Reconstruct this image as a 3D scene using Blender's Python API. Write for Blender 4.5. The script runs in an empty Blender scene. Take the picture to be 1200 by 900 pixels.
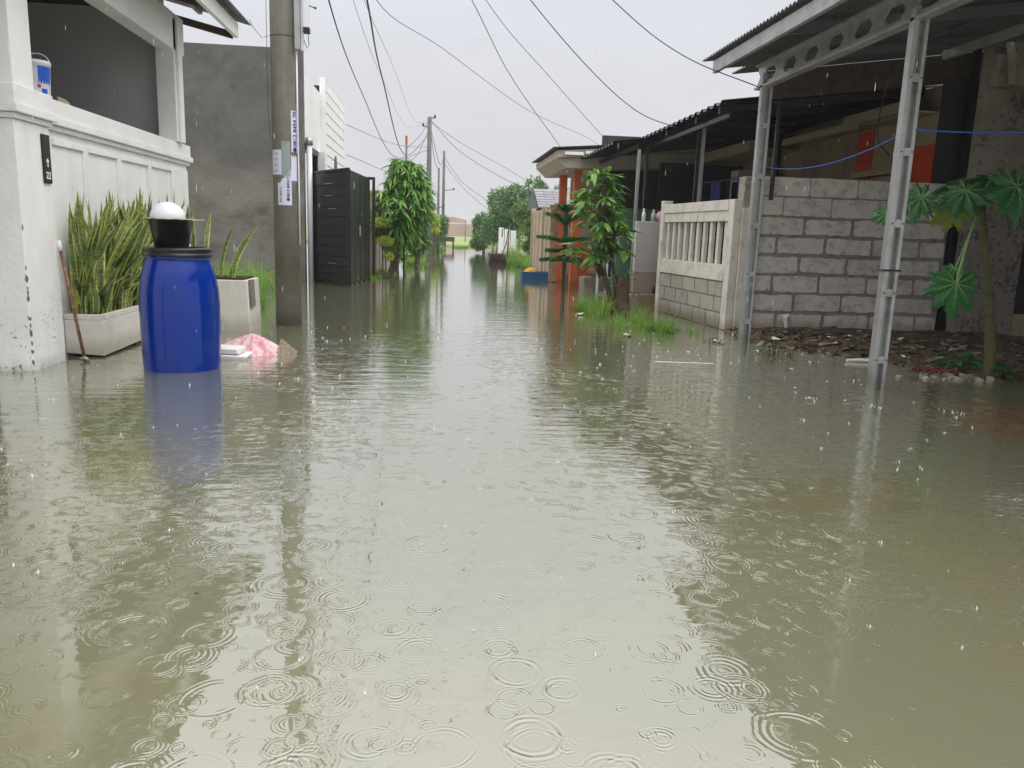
import bpy, bmesh, math, random
from mathutils import Vector, Matrix, Euler, noise
random.seed(7)
SC = bpy.context.scene
COL = SC.collection
PI = math.pi

# ------------------------------------------------------------------ camera
camd = bpy.data.cameras.new('camera'); cam = bpy.data.objects.new('camera', camd); COL.objects.link(cam)
camd.sensor_width = 36.0; camd.lens = 920 / 1200 * 36.0
camd.clip_start = 0.05; camd.clip_end = 5000
# rows: right, up, backward of the camera in world axes
R = Matrix(((0.99486099, -0.01465911, -0.10018348),
            (-0.09557608, 0.19062117, -0.97699989),
            (0.03341904, 0.98155422, 0.18824051)))
cam.matrix_world = Matrix.Translation((0, 0, 1.1)) @ R.to_4x4()
SC.camera = cam

# ------------------------------------------------------------------ sky (overcast, raining) and soft sun
world = bpy.data.worlds.new('World'); SC.world = world; world.use_nodes = True
wn = world.node_tree; wn.nodes.clear()
out = wn.nodes.new('ShaderNodeOutputWorld'); bg = wn.nodes.new('ShaderNodeBackground')
sky = wn.nodes.new('ShaderNodeTexSky'); sky.sky_type = 'NISHITA'; sky.sun_disc = False
SUN_EL, SUN_AZ = 55, 125
sky.sun_elevation = math.radians(SUN_EL); sky.sun_rotation = math.radians(SUN_AZ)
sky.air_density = 1.5; sky.dust_density = 6.0
mulsky = wn.nodes.new('ShaderNodeVectorMath'); mulsky.operation = 'SCALE'; mulsky.inputs[3].default_value = 0.06
tc = wn.nodes.new('ShaderNodeTexCoord'); sep = wn.nodes.new('ShaderNodeSeparateXYZ')
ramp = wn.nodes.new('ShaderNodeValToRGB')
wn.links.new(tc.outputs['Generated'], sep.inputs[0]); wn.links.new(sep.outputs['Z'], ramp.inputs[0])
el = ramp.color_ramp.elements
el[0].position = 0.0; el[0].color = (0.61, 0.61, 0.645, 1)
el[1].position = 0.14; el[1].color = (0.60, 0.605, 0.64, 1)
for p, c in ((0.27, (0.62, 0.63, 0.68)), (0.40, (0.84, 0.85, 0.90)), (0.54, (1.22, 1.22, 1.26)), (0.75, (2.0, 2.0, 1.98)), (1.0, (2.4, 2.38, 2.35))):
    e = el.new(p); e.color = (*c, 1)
nz = wn.nodes.new('ShaderNodeTexNoise'); nz.inputs['Scale'].default_value = 2.2; nz.inputs['Detail'].default_value = 4
mp = wn.nodes.new('ShaderNodeMapping'); mp.inputs['Scale'].default_value = (1, 1, 2.5)
wn.links.new(tc.outputs['Generated'], mp.inputs[0]); wn.links.new(mp.outputs[0], nz.inputs['Vector'])
mr = wn.nodes.new('ShaderNodeMapRange'); mr.inputs[1].default_value = 0.3; mr.inputs[2].default_value = 0.7
mr.inputs[3].default_value = 0.93; mr.inputs[4].default_value = 1.07
wn.links.new(nz.outputs['Fac'], mr.inputs[0])
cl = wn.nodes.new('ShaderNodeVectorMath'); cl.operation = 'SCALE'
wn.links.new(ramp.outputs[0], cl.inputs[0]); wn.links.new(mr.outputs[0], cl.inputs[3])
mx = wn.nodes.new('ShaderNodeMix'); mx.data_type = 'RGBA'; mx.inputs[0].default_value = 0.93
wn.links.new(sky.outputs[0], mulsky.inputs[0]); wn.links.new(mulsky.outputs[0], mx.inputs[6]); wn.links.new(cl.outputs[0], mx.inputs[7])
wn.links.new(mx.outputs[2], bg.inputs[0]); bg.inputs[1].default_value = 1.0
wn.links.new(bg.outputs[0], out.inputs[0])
sund = bpy.data.lights.new('sun', 'SUN'); sund.energy = 0.7; sund.angle = math.radians(40); sund.color = (1, 0.97, 0.93)
sun = bpy.data.objects.new('sun', sund); COL.objects.link(sun)
# sun_rotation is measured from +Y clockwise seen from above
d = Vector((math.sin(math.radians(SUN_AZ)) * math.cos(math.radians(SUN_EL)), math.cos(math.radians(SUN_AZ)) * math.cos(math.radians(SUN_EL)), math.sin(math.radians(SUN_EL))))
sun.rotation_euler = d.to_track_quat('Z', 'Y').to_euler()
SC.view_settings.view_transform = 'Standard'; SC.view_settings.look = 'None'
SC.view_settings.exposure = 0.35; SC.view_settings.gamma = 1.0
SC.render.engine = 'CYCLES'
SC.cycles.max_bounces = 8; SC.cycles.transparent_max_bounces = 12
SC.cycles.use_denoising = True

# ------------------------------------------------------------------ materials
def lin(c):
    return tuple(((v / 255 + 0.055) / 1.055) ** 2.4 if v > 10 else v / 255 / 12.92 for v in c)
class NT:
    def __init__(s, name):
        s.m = bpy.data.materials.new(name); s.m.use_nodes = True; s.t = s.m.node_tree; s.t.nodes.clear()
        s.out = s.n('ShaderNodeOutputMaterial'); s.p = s.n('ShaderNodeBsdfPrincipled'); s.l(s.p.outputs[0], s.out.inputs[0])
    def n(s, t, **k):
        x = s.t.nodes.new(t)
        for a, b in k.items(): setattr(x, a, b)
        return x
    def l(s, a, b): s.t.links.new(a, b)
    def inp(s, sock, v):
        if isinstance(v, bpy.types.NodeSocket): s.l(v, sock)
        else: sock.default_value = v
    def math(s, op, a, b=0.0, c=0.0):
        x = s.n('ShaderNodeMath', operation=op); s.inp(x.inputs[0], a); s.inp(x.inputs[1], b); s.inp(x.inputs[2], c); return x.outputs[0]
    def mix(s, f, a, b):
        x = s.n('ShaderNodeMix', data_type='RGBA'); s.inp(x.inputs[0], f); s.inp(x.inputs[6], a); s.inp(x.inputs[7], b); return x.outputs[2]
    def mr(s, v, a, b, c=0.0, d=1.0):
        x = s.n('ShaderNodeMapRange'); s.inp(x.inputs[0], v)
        for i, q in enumerate((a, b, c, d)): x.inputs[i + 1].default_value = q
        return x.outputs[0]
    def pos(s): return s.n('ShaderNodeNewGeometry').outputs['Position']
    def obj(s): return s.n('ShaderNodeTexCoord').outputs['Object']
    def map(s, v, scale=(1, 1, 1), loc=(0, 0, 0), rot=(0, 0, 0)):
        x = s.n('ShaderNodeMapping'); s.l(v, x.inputs[0]); x.inputs['Scale'].default_value = scale; x.inputs['Location'].default_value = loc; x.inputs['Rotation'].default_value = rot; return x.outputs[0]
    def noise(s, v, sc, det=3, rough=0.55, dist=0.0):
        x = s.n('ShaderNodeTexNoise'); s.l(v, x.inputs['Vector']); x.inputs['Scale'].default_value = sc; x.inputs['Detail'].default_value = det
        x.inputs['Roughness'].default_value = rough; x.inputs['Distortion'].default_value = dist; return x.outputs[0]
    def bump(s, h, dist=0.01, st=1.0):
        x = s.n('ShaderNodeBump'); s.l(h, x.inputs['Height']); x.inputs['Distance'].default_value = dist; x.inputs['Strength'].default_value = st; s.l(x.outputs[0], s.p.inputs['Normal']); return x
def c4(c): return (*c, 1)
def MAT(name, rgb, rough=0.6, var=0.12, scale=6.0, bump=0.0, bscale=60.0, metal=0.0, dirt=None, dscale=2.5, damt=0.5, coat=0.0, streak=0.0, spec=0.5, perobj=0.0, tide=0.0, smear=None):
    """sRGB base colour with noise variation, optional dirt colour and vertical streaks"""
    t = NT(name); P = t.pos(); base = lin(rgb)
    f = t.noise(P, scale, 5)
    dk = tuple(v * (1 - var) for v in base); lt = tuple(min(1, v * (1 + var)) for v in base)
    c = t.mix(t.mr(f, 0.3, 0.7), c4(dk), c4(lt))
    if dirt:
        g = t.noise(P, dscale, 6, 0.62)
        c = t.mix(t.math('MULTIPLY', t.mr(g, 0.5, 0.72), damt), c, c4(lin(dirt)))
    if streak:
        g = t.noise(t.map(P, (9, 9, 0.6)), 1.0, 4)
        c = t.mix(t.math('MULTIPLY', t.mr(g, 0.5, 0.75), streak), c, c4(tuple(v * 0.35 for v in base)))
    if smear:
        c = t.mix(t.math('MULTIPLY', t.mr(t.noise(t.map(P, (1, 1, 1.6)), 9, 5, .7), .575, .63), .65), c, c4(lin(smear)))
    if tide:
        z = t.n('ShaderNodeSeparateXYZ'); t.l(P, z.inputs[0])
        zz = t.math('ADD', z.outputs[2], t.math('MULTIPLY', t.noise(t.map(P, (1, 1, .3)), 7, 4), -.16))
        c = t.mix(t.mr(zz, .10, -.02, 0, tide), c, c4(tuple(v * q for v, q in zip(base, (.42, .40, .28)))))
    if perobj:
        r = t.n('ShaderNodeObjectInfo').outputs['Random']
        h = t.n('ShaderNodeHueSaturation'); t.inp(h.inputs['Value'], t.mr(r, 0, 1, 1 - perobj, 1 + perobj)); t.l(c, h.inputs['Color']); c = h.outputs[0]
    t.l(c, t.p.inputs['Base Color'])
    t.p.inputs['Roughness'].default_value = rough; t.p.inputs['Metallic'].default_value = metal
    t.p.inputs['Coat Weight'].default_value = coat; t.p.inputs['Specular IOR Level'].default_value = spec
    if bump: t.bump(t.noise(P, bscale, 4), bump)
    return t.m
def leafmat(name, rgb, rgb2, rough=0.42, trans=0.25, yellow=None):
    t = NT(name); P = t.pos()
    r = t.n('ShaderNodeNewGeometry').outputs['Random Per Island']
    o = t.n('ShaderNodeObjectInfo').outputs['Random']
    f = t.math('FRACT', t.math('ADD', r, o))
    c = t.mix(f, c4(lin(rgb)), c4(lin(rgb2)))
    if yellow: c = t.mix(t.mr(f, 0.9, 0.93), c, c4(lin(yellow)))
    t.l(c, t.p.inputs['Base Color']); t.p.inputs['Roughness'].default_value = rough
    tr = t.n('ShaderNodeBsdfTranslucent'); t.l(c, tr.inputs[0]); m = t.n('ShaderNodeMixShader'); m.inputs[0].default_value = trans
    t.l(t.p.outputs[0], m.inputs[1]); t.l(tr.outputs[0], m.inputs[2]); t.l(m.outputs[0], t.out.inputs[0])
    return t.m

# ------------------------------------------------------------------ object helpers
ORG = {}
def tag(o, label=None, cat=None, group=None, kind=None):
    if label: o['label'] = label
    if cat: o['category'] = cat
    if group: o['group'] = group
    if kind: o['kind'] = kind
    return o
def thing(name, label, cat, loc=(0, 0, 0), group=None):
    o = bpy.data.objects.new(name, None); COL.objects.link(o); o.location = loc; o.empty_display_size = 0.1
    ORG[o.name] = Vector(loc); return tag(o, label, cat, group)
def link(name, me, parent=None, kind=None, loc=None):
    o = bpy.data.objects.new(name, me); COL.objects.link(o)
    if parent is not None:
        o.parent = parent; ORG[o.name] = ORG[parent.name]
    if loc is not None: o.location = loc
    if kind: o['kind'] = kind
    return o
class MB:
    """collects geometry in world coordinates, builds ONE mesh object"""
    def __init__(s): s.v = []; s.f = []; s.m = []
    def add(s, vs, fs, mi=0):
        b = len(s.v); s.v += [tuple(v) for v in vs]; s.f += [tuple(i + b for i in f) for f in fs]; s.m += [mi] * len(fs); return s
    def box(s, x0, x1, y0, y1, z0, z1, mi=0):
        return s.add([(x0, y0, z0), (x1, y0, z0), (x1, y1, z0), (x0, y1, z0), (x0, y0, z1), (x1, y0, z1), (x1, y1, z1), (x0, y1, z1)],
                     [(0, 3, 2, 1), (4, 5, 6, 7), (0, 1, 5, 4), (1, 2, 6, 5), (2, 3, 7, 6), (3, 0, 4, 7)], mi)
    def hexa(s, p, mi=0):  # 8 points: bottom 4 ccw, top 4 ccw
        return s.add(p, [(0, 3, 2, 1), (4, 5, 6, 7), (0, 1, 5, 4), (1, 2, 6, 5), (2, 3, 7, 6), (3, 0, 4, 7)], mi)
    def bar(s, a, b, w, h, up=(0, 0, 1), mi=0):
        a = Vector(a); b = Vector(b); d = (b - a).normalized(); u = Vector(up); r = d.cross(u)
        if r.length < 1e-4: r = d.cross(Vector((0, 1, 0)))
        r.normalize(); u = r.cross(d).normalized()
        r *= w / 2; u *= h / 2
        return s.hexa([a - r - u, a + r - u, b + r - u, b - r - u, a - r + u, a + r + u, b + r + u, b - r + u], mi)
    def tube(s, pts, rad, n=8, mi=0, cap=True):
        pts = [Vector(p) for p in pts]; k = len(pts)
        if not hasattr(rad, '__len__'): rad = [rad] * k
        vs = []; prev = None
        for i, p in enumerate(pts):
            t = (pts[min(i + 1, k - 1)] - pts[max(i - 1, 0)]).normalized()
            if prev is None:
                a = t.cross(Vector((0, 0, 1)))
                if a.length < 0.05: a = t.cross(Vector((1, 0, 0)))
            else: a = prev - t * prev.dot(t)
            a.normalize(); prev = a; b = t.cross(a)
            for j in range(n):
                q = 2 * PI * j / n; vs.append(p + (a * math.cos(q) + b * math.sin(q)) * rad[i])
        fs = [(i * n + j, i * n + (j + 1) % n, (i + 1) * n + (j + 1) % n, (i + 1) * n + j) for i in range(k - 1) for j in range(n)]
        if cap: fs += [tuple(range(n))[::-1], tuple((k - 1) * n + j for j in range(n))]
        return s.add(vs, fs, mi)
    def lathe(s, c, prof, n=32, mi=0, closed=False):
        vs = [(c[0] + r * math.cos(2 * PI * j / n), c[1] + r * math.sin(2 * PI * j / n), c[2] + z) for r, z in prof for j in range(n)]
        k = len(prof)
        fs = [(i * n + j, i * n + (j + 1) % n, (i + 1) * n + (j + 1) % n, (i + 1) * n + j) for i in range(k - 1) for j in range(n)]
        return s.add(vs, fs, mi)
    def prism(s, poly, a, b, axis='y', mi=0):
        """poly: 2D points, extruded from a to b along axis (y: poly is x,z; x: poly is y,z; z: poly is x,y)"""
        n = len(poly)
        def P(u, v, w): return {'y': (u, w, v), 'x': (w, u, v), 'z': (u, v, w)}[axis]
        vs = [P(u, v, a) for u, v in poly] + [P(u, v, b) for u, v in poly]
        fs = [tuple(range(n))[::-1], tuple(range(n, 2 * n))] + [(i, (i + 1) % n, n + (i + 1) % n, n + i) for i in range(n)]
        return s.add(vs, fs, mi)
    def xf(s, M):
        s.v = [tuple(M @ Vector(v)) for v in s.v]; return s
    def mesh(s, name, mats, smooth=False, org=Vector((0, 0, 0))):
        me = bpy.data.meshes.new(name)
        me.from_pydata([(v[0] - org[0], v[1] - org[1], v[2] - org[2]) for v in s.v], [], s.f)
        if not isinstance(mats, (list, tuple)): mats = [mats]
        for m in mats: me.materials.append(m)
        if len(mats) > 1: me.polygons.foreach_set('material_index', s.m)
        if smooth: me.polygons.foreach_set('use_smooth', [True] * len(s.f))
        me.update(); return me
    def build(s, name, mats, parent=None, smooth=False, bevel=0, kind=None, fix=False):
        org = ORG[parent.name] if parent is not None else Vector((0, 0, 0))
        me = s.mesh(name, mats, smooth, org)
        if fix:
            bm = bmesh.new(); bm.from_mesh(me); bmesh.ops.recalc_face_normals(bm, faces=bm.faces); bm.to_mesh(me); bm.free()
        o = link(name, me, parent, kind)
        if bevel:
            b = o.modifiers.new('bevel', 'BEVEL'); b.width = bevel; b.segments = 2; b.limit_method = 'ANGLE'
        if smooth == 'auto': pass
        return o
def BX(name, mat, parent, *a, bevel=0.004, **k): return MB().box(*a).build(name, mat, parent, bevel=bevel, **k)
def jit(a): return random.uniform(-a, a)
def inst(name, me, parent, M, kind=None):
    """an object sharing mesh data placed by a world matrix M under a parent thing"""
    o = link(name, me, parent, kind)
    o.matrix_local = Matrix.Translation(-ORG[parent.name]) @ M
    return o
def corrugated(x0, z0, x1, z1, y0, y1, pitch=0.076, amp=0.011, nx=4, thick=0.003, sub=6, trap=False):
    """sheet whose corrugations run along x (downslope)"""
    m = MB(); n = max(2, int((y1 - y0) / pitch * sub)); vs = []; fs = []
    for k in (0, 1):
        for i in range(nx + 1):
            u = i / nx; x = x0 + (x1 - x0) * u; z = z0 + (z1 - z0) * u
            for j in range(n + 1):
                y = y0 + (y1 - y0) * j / n; ph = (y - y0) / pitch
                if trap:
                    q = ph % 1; w = 1 if q < .25 else (1 - (q - .25) / .15 if q < .4 else (-0 if q < .85 else (q - .85) / .15)); h = amp * (2 * max(0, w) - 1)
                else: h = amp * math.cos(2 * PI * ph)
                vs.append((x, y, z + h - k * thick))
    N = (nx + 1) * (n + 1)
    for i in range(nx):
        for j in range(n):
            a = i * (n + 1) + j; q = (a, a + n + 1, a + n + 2, a + 1)
            fs.append(q); fs.append(tuple(N + t for t in q[::-1]))
    for i in range(nx):
        for j in (0, n):
            a = i * (n + 1) + j; q = (a, a + n + 1, a + n + 1 + N, a + N); fs.append(q if j else q[::-1])
    for j in range(n):
        for i in (0, nx):
            a = i * (n + 1) + j; q = (a, a + 1, a + 1 + N, a + N); fs.append(q[::-1] if i else q)
    return m.add(vs, fs)

# ------------------------------------------------------------------ material library
def wall_white():
    """white painted render, flaking and stained near the water line"""
    t = NT('white_render'); P = t.pos()
    f = t.noise(P, 3, 5)
    c = t.mix(t.mr(f, .3, .7), c4(lin((232, 231, 228))), c4(lin((243, 243, 241))))
    z = t.n('ShaderNodeSeparateXYZ'); t.l(P, z.inputs[0])
    low = t.mr(z.outputs[2], 0.75, 0.0, 0.0, 1.0)
    g = t.noise(P, 42, 6, .65); g2 = t.noise(P, 5, 4)
    fl = t.mr(t.math('ADD', t.math('MULTIPLY', g, t.mr(g2, .35, .65, .8, 1.1)), t.math('MULTIPLY', low, .09)), .675, .69)
    c = t.mix(t.math('MULTIPLY', fl, t.mr(low, .05, .3)), c, c4(lin((120, 116, 108))))
    wet = t.mr(z.outputs[2], 0.09, 0.0, 0.0, .55)
    c = t.mix(t.math('MULTIPLY', wet, t.mr(t.noise(P, 9, 3), .3, .6)), c, c4(lin((126, 118, 92))))
    st = t.noise(t.map(P, (8, 8, .5)), 1.0, 4)
    c = t.mix(t.math('MULTIPLY', t.mr(st, .5, .8), .22), c, c4(lin((160, 158, 148))))
    t.l(c, t.p.inputs['Base Color']); t.p.inputs['Roughness'].default_value = .55
    t.bump(t.math('ADD', t.math('MULTIPLY', fl, -.4), t.noise(P, 30, 4)), .003)
    return t.m
def concrete_dark():
    t = NT('dark_cement_render'); P = t.pos()
    a = t.noise(t.map(P, (.9, .9, 1.1)), .9, 7, .62, 1.2); b = t.noise(t.map(P, (1, 1, 1.3)), 4, 7, .65, .8)
    c = t.mix(t.mr(a, .32, .68), c4(lin((80, 79, 73))), c4(lin((124, 121, 113))))
    c = t.mix(t.math('MULTIPLY', t.mr(b, .4, .75), .6), c, c4(lin((132, 129, 121))))
    z = t.n('ShaderNodeSeparateXYZ'); t.l(P, z.inputs[0])
    cc = t.noise(t.map(P, (.35, .35, 1.2)), 2.0, 3)
    c = t.mix(t.math('MULTIPLY', t.mr(t.math('ADD', z.outputs[2], t.math('MULTIPLY', cc, 1.5)), 2.6, 3.1), .45), c, c4(lin((66, 65, 60))))
    c = t.mix(t.math('MULTIPLY', t.mr(z.outputs[2], .35, 0), .5), c, c4(lin((70, 68, 58))))
    t.l(c, t.p.inputs['Base Color']); t.p.inputs['Roughness'].default_value = .7
    t.bump(b, .004); return t.m
M = {}
M['white'] = wall_white()
M['white2'] = MAT('white_paint', (240, 240, 239), .5, .03, 2, dirt=(190, 188, 178), damt=.3, bump=.001)
M['greyin'] = MAT('grey_interior_paint', (216, 214, 212), .8, .05, 2)
M['cement'] = concrete_dark()
M['planter'] = MAT('planter_render', (216, 212, 204), .6, .05, 5, tide=0.55, dirt=(160, 152, 130), dscale=5, damt=.4, bump=.003, bscale=25)
M['plblock'] = MAT('raw_block', (120, 117, 110), .9, .3, 25, bump=.01)
M['soil'] = MAT('dark_soil', (38, 30, 22), .95, .4, 30, bump=.02)
M['polec'] = MAT('stained_pole_concrete', (126, 122, 112), .75, .12, 8, tide=0.6, dirt=(96, 90, 72), dscale=1.6, damt=.75, streak=.45, bump=.003)
M['polefar'] = MAT('far_pole_concrete', (104, 103, 100), .8, .1, 3)
M['zinc'] = MAT('zinc_sheet', (112, 114, 116), .42, .14, 3, metal=.35, dirt=(80, 80, 80), dscale=4, damt=.5, streak=.2)
M['galv'] = MAT('galvanised_channel', (176, 178, 176), .38, .08, 6, tide=0.45, metal=.5, dirt=(128, 116, 98), dscale=5, damt=.6, streak=.25)
M['blackroof'] = MAT('black_trapezoid_sheet', (34, 35, 40), .35, .12, 4, metal=.2, dirt=(60, 60, 62), damt=.3)
M['black'] = MAT('black_steel', (20, 21, 22), .4, .1, 4, spec=.5)
M['blackgloss'] = MAT('gate_black_boards', (18, 20, 20), .38, .22, 5, dirt=(40, 40, 38), dscale=6, damt=.35, bump=.002, bscale=12)
M['aac'] = MAT('aerated_block', (216, 209, 200), .9, .05, 9, tide=.6, smear=(158, 150, 140), dirt=(138, 130, 122), dscale=7, damt=.55, bump=.003, bscale=70, perobj=.07)
M['mortar'] = MAT('grey_mortar', (156, 148, 137), .95, .15, 14, dirt=(78, 72, 66), dscale=9, bump=.02, bscale=30)
M['fence'] = MAT('cream_precast', (214, 207, 196), .8, .06, 8, tide=0.6, dirt=(140, 130, 112), dscale=6, damt=.5, bump=.004, bscale=40, streak=.18)
M['fblock'] = MAT('fence_block', (168, 161, 150), .9, .08, 9, tide=0.8, dirt=(118, 112, 96), dscale=5, damt=.6, bump=.004, perobj=.06)
M['cream'] = MAT('cream_wall', (168, 154, 126), .8, .05, 3, dirt=(140, 126, 100), damt=.4)
M['orange'] = MAT('orange_wall', (204, 72, 38), .75, .06, 4, dirt=(150, 60, 38), damt=.3)
M['orangep'] = MAT('orange_pillar', (208, 106, 62), .75, .08, 4, tide=0.6, dirt=(120, 74, 56), damt=.5)
M['brownwall'] = MAT('brown_wall', (150, 130, 112), .85, .08, 2, dirt=(90, 80, 70), damt=.5, streak=.3)
def mould():
    t = NT('mouldy_render'); P = t.pos()
    c = t.mix(t.mr(t.noise(P, 2, 5), .35, .65), c4(lin((138, 124, 112))), c4(lin((164, 154, 142))))
    z = t.n('ShaderNodeSeparateXYZ'); t.l(P, z.inputs[0])
    c = t.mix(t.mr(z.outputs[2], 2.2, 1.2, 0, .75), c, c4(lin((140, 134, 128))))
    k = t.mr(t.math('ADD', t.noise(P, 14, 6, .7), t.math('MULTIPLY', t.noise(P, 2.3, 2), .5)), .80, .84)
    c = t.mix(t.math('MULTIPLY', k, .6), c, c4(lin((48, 46, 46))))
    t.l(c, t.p.inputs['Base Color']); t.p.inputs['Roughness'].default_value = .85; t.bump(t.noise(P, 20, 4), .01); return t.m
M['mould'] = mould()
M['dark'] = MAT('dark_interior', (52, 50, 50), .8, .1, 2)  # interior shade put into the base colour
M['wood'] = MAT('weathered_timber', (92, 80, 68), .8, .2, 12, dirt=(50, 42, 36), dscale=9, bump=.006)
M['greywall'] = MAT('pale_grey_render', (178, 174, 170), .8, .04, 3, tide=0.5, dirt=(150, 140, 134), damt=.4)
M['pinktile'] = MAT('dusty_pink_band', (148, 132, 126), .7, .06, 4)
M['tile'] = MAT('brown_floor_tile', (130, 116, 96), .5, .1, 6, perobj=.1)
M['beigefence'] = MAT('beige_fence_board', (182, 164, 142), .75, .07, 6, tide=0.6, dirt=(140, 116, 94), damt=.5, perobj=.07)
M['brownpanel'] = MAT('tan_panel', (166, 132, 104), .8, .08, 6, dirt=(120, 90, 70), damt=.5, perobj=.06)
M['soffit'] = MAT('beige_soffit', (186, 176, 160), .8, .04, 3, dirt=(150, 138, 120), damt=.3)
M['rooftop'] = MAT('grey_roof_sheet', (92, 90, 90), .5, .1, 4)
M['rooftile'] = MAT('grey_roof_tile', (128, 128, 134), .6, .1, 8, perobj=.12)
M['bluepl'] = MAT('blue_hdpe', (0, 46, 142), .12, .06, 4, dirt=(30, 66, 118), dscale=5, damt=.6, streak=.25, coat=0, spec=.5)
M['blackpl'] = MAT('black_plastic', (18, 18, 20), .3, .1, 10, spec=.5, dirt=(60, 58, 54), dscale=22, damt=.35)
M['whitepl'] = MAT('white_plastic', (226, 226, 234), .35, .02, 3, dirt=(196, 184, 160), dscale=6, damt=.3)
M['rim'] = MAT('weathered_rim', (168, 166, 140), .6, .2, 30)
M['skin_bamboo'] = MAT('stained_stick', (112, 72, 48), .5, .3, 16, dirt=(200, 190, 180), dscale=30, damt=.4)
M['paper'] = MAT('white_sticker', (214, 214, 232), .6, .03, 5)
M['paperg'] = MAT('faded_sticker', (150, 160, 162), .7, .12, 60, dirt=(98, 104, 106), dscale=60, damt=.9)
M['ink'] = MAT('navy_ink', (36, 40, 120), .6, .1, 20)
M['inkgrey'] = MAT('grey_ink', (120, 122, 140), .6, .1, 20)
M['platewhite'] = MAT('plate_digits', (220, 220, 220), .5, .02, 4)
M['blue'] = MAT('blue_print', (20, 90, 200), .4, .2, 12)
M['red'] = MAT('red_print', (200, 30, 40), .4, .1, 12)
M['cable'] = MAT('black_cable', (48, 48, 52), .5, .1, 4)
M['bluecord'] = MAT('blue_cord', (50, 96, 190), .5, .08, 20)
M['bark'] = MAT('brown_bark', (84, 70, 56), .9, .25, 18, bump=.01, bscale=40, dirt=(110, 106, 92), dscale=9)
M['barkpap'] = MAT('papaya_bark', (88, 86, 54), .85, .25, 26, bump=.01, bscale=30, dirt=(68, 58, 44), dscale=14, damt=.8)
M['mango'] = leafmat('mango_leaf', (60, 118, 38), (118, 170, 56), .36, .35, (176, 190, 80))
M['mangod'] = leafmat('mango_leaf_dark', (52, 104, 44), (120, 166, 66), .3, .28, (140, 170, 70))
M['treeleaf'] = leafmat('tree_leaf', (50, 96, 48), (112, 148, 80), .5, .2)
M['bushleaf'] = leafmat('bush_leaf', (66, 104, 44), (120, 150, 64), .5, .25)
M['topi'] = leafmat('topiary_leaf', (150, 176, 50), (206, 216, 96), .5, .3)
M['grass'] = leafmat('grass_blade', (92, 142, 50), (140, 180, 76), .5, .35, (176, 170, 90))
M['norf'] = leafmat('pine_needles', (58, 112, 56), (96, 146, 74), .5, .2)
M['papleaf'] = leafmat('papaya_leaf', (30, 92, 46), (54, 122, 60), .4, .25)
M['papyel'] = leafmat('papaya_leaf_yellow', (150, 150, 40), (120, 140, 44), .45, .25)
M['papvein'] = MAT('papaya_vein', (120, 160, 96), .5, .05, 8)
M['litter'] = MAT('litter_scraps', (122, 108, 92), .8, .4, 40, perobj=.45)
M['debris'] = leafmat('rotting_leaves', (58, 44, 34), (120, 98, 74), .7, .05, (170, 160, 140))
M['white_scrap'] = MAT('white_scrap', (222, 220, 214), .6, .05, 20, perobj=.1)
M['redrag'] = MAT('red_netting', (112, 62, 48), .8, .3, 40)
M['stone'] = MAT('rubble_stone', (150, 146, 136), .9, .15, 20, bump=.01, perobj=.25)
M['rust'] = MAT('rusted_steel', (74, 48, 40), .7, .2, 16)
M['foam'] = MAT('splash_foam', (226, 230, 226), .25, .02, 10)
M['yellow'] = MAT('yellow_cloth', (226, 170, 60), .7, .1, 10)
M['tarpblue'] = MAT('blue_crate_plastic', (34, 88, 130), .5, .12, 8)
M['green'] = MAT('green_sheet', (70, 108, 84), .6, .1, 4)
M['palewall'] = MAT('far_pink_wall', (176, 152, 138), .9, .05, .4, dirt=(150, 130, 120), dscale=.2)
M['farroof'] = MAT('far_red_roof', (176, 140, 128), .9, .08, .3)
M['farwhite'] = MAT('far_white', (206, 204, 204), .9, .03, .3)
M['redtip'] = MAT('red_tip', (214, 70, 70), .6, .05, 5)
def snake(name, a, b, band):
    t = NT(name); P = t.pos(); O = t.obj()
    n = t.noise(t.map(P, (14, 14, 46)), 1.0, 3, .6, .8)
    r = t.n('ShaderNodeObjectInfo').outputs['Random']
    c = t.mix(r, c4(lin(a)), c4(lin(b)))
    c = t.mix(t.mr(n, .46, .6, 0, .75), c, c4(lin(band)))
    t.l(c, t.p.inputs['Base Color']); t.p.inputs['Roughness'].default_value = .4; return t.m
M['snake'] = snake('snake_leaf', (100, 128, 72), (130, 152, 92), (54, 80, 42))
M['snakeedge'] = snake('snake_leaf_margin', (196, 196, 100), (220, 214, 120), (150, 158, 84))
M['snakeyel'] = snake('snake_leaf_yellow', (176, 170, 72), (186, 184, 90), (120, 128, 60))
def bagmat():
    t = NT('pink_plastic_film'); P = t.pos()
    s = t.n('ShaderNodeSeparateXYZ'); t.l(P, s.inputs[0])
    n = t.noise(t.map(P, (16, 16, 5)), 1, 3, .6, 1.2)
    c = t.mix(t.mr(n, .42, .6), c4(lin((240, 214, 216))), c4(lin((236, 158, 174))))
    t.l(c, t.p.inputs['Base Color']); t.p.inputs['Roughness'].default_value = .25
    t.p.inputs['Alpha'].default_value = .82; t.bump(t.noise(P, 22, 4, .6, 1), .02); return t.m
M['bag'] = bagmat()

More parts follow.
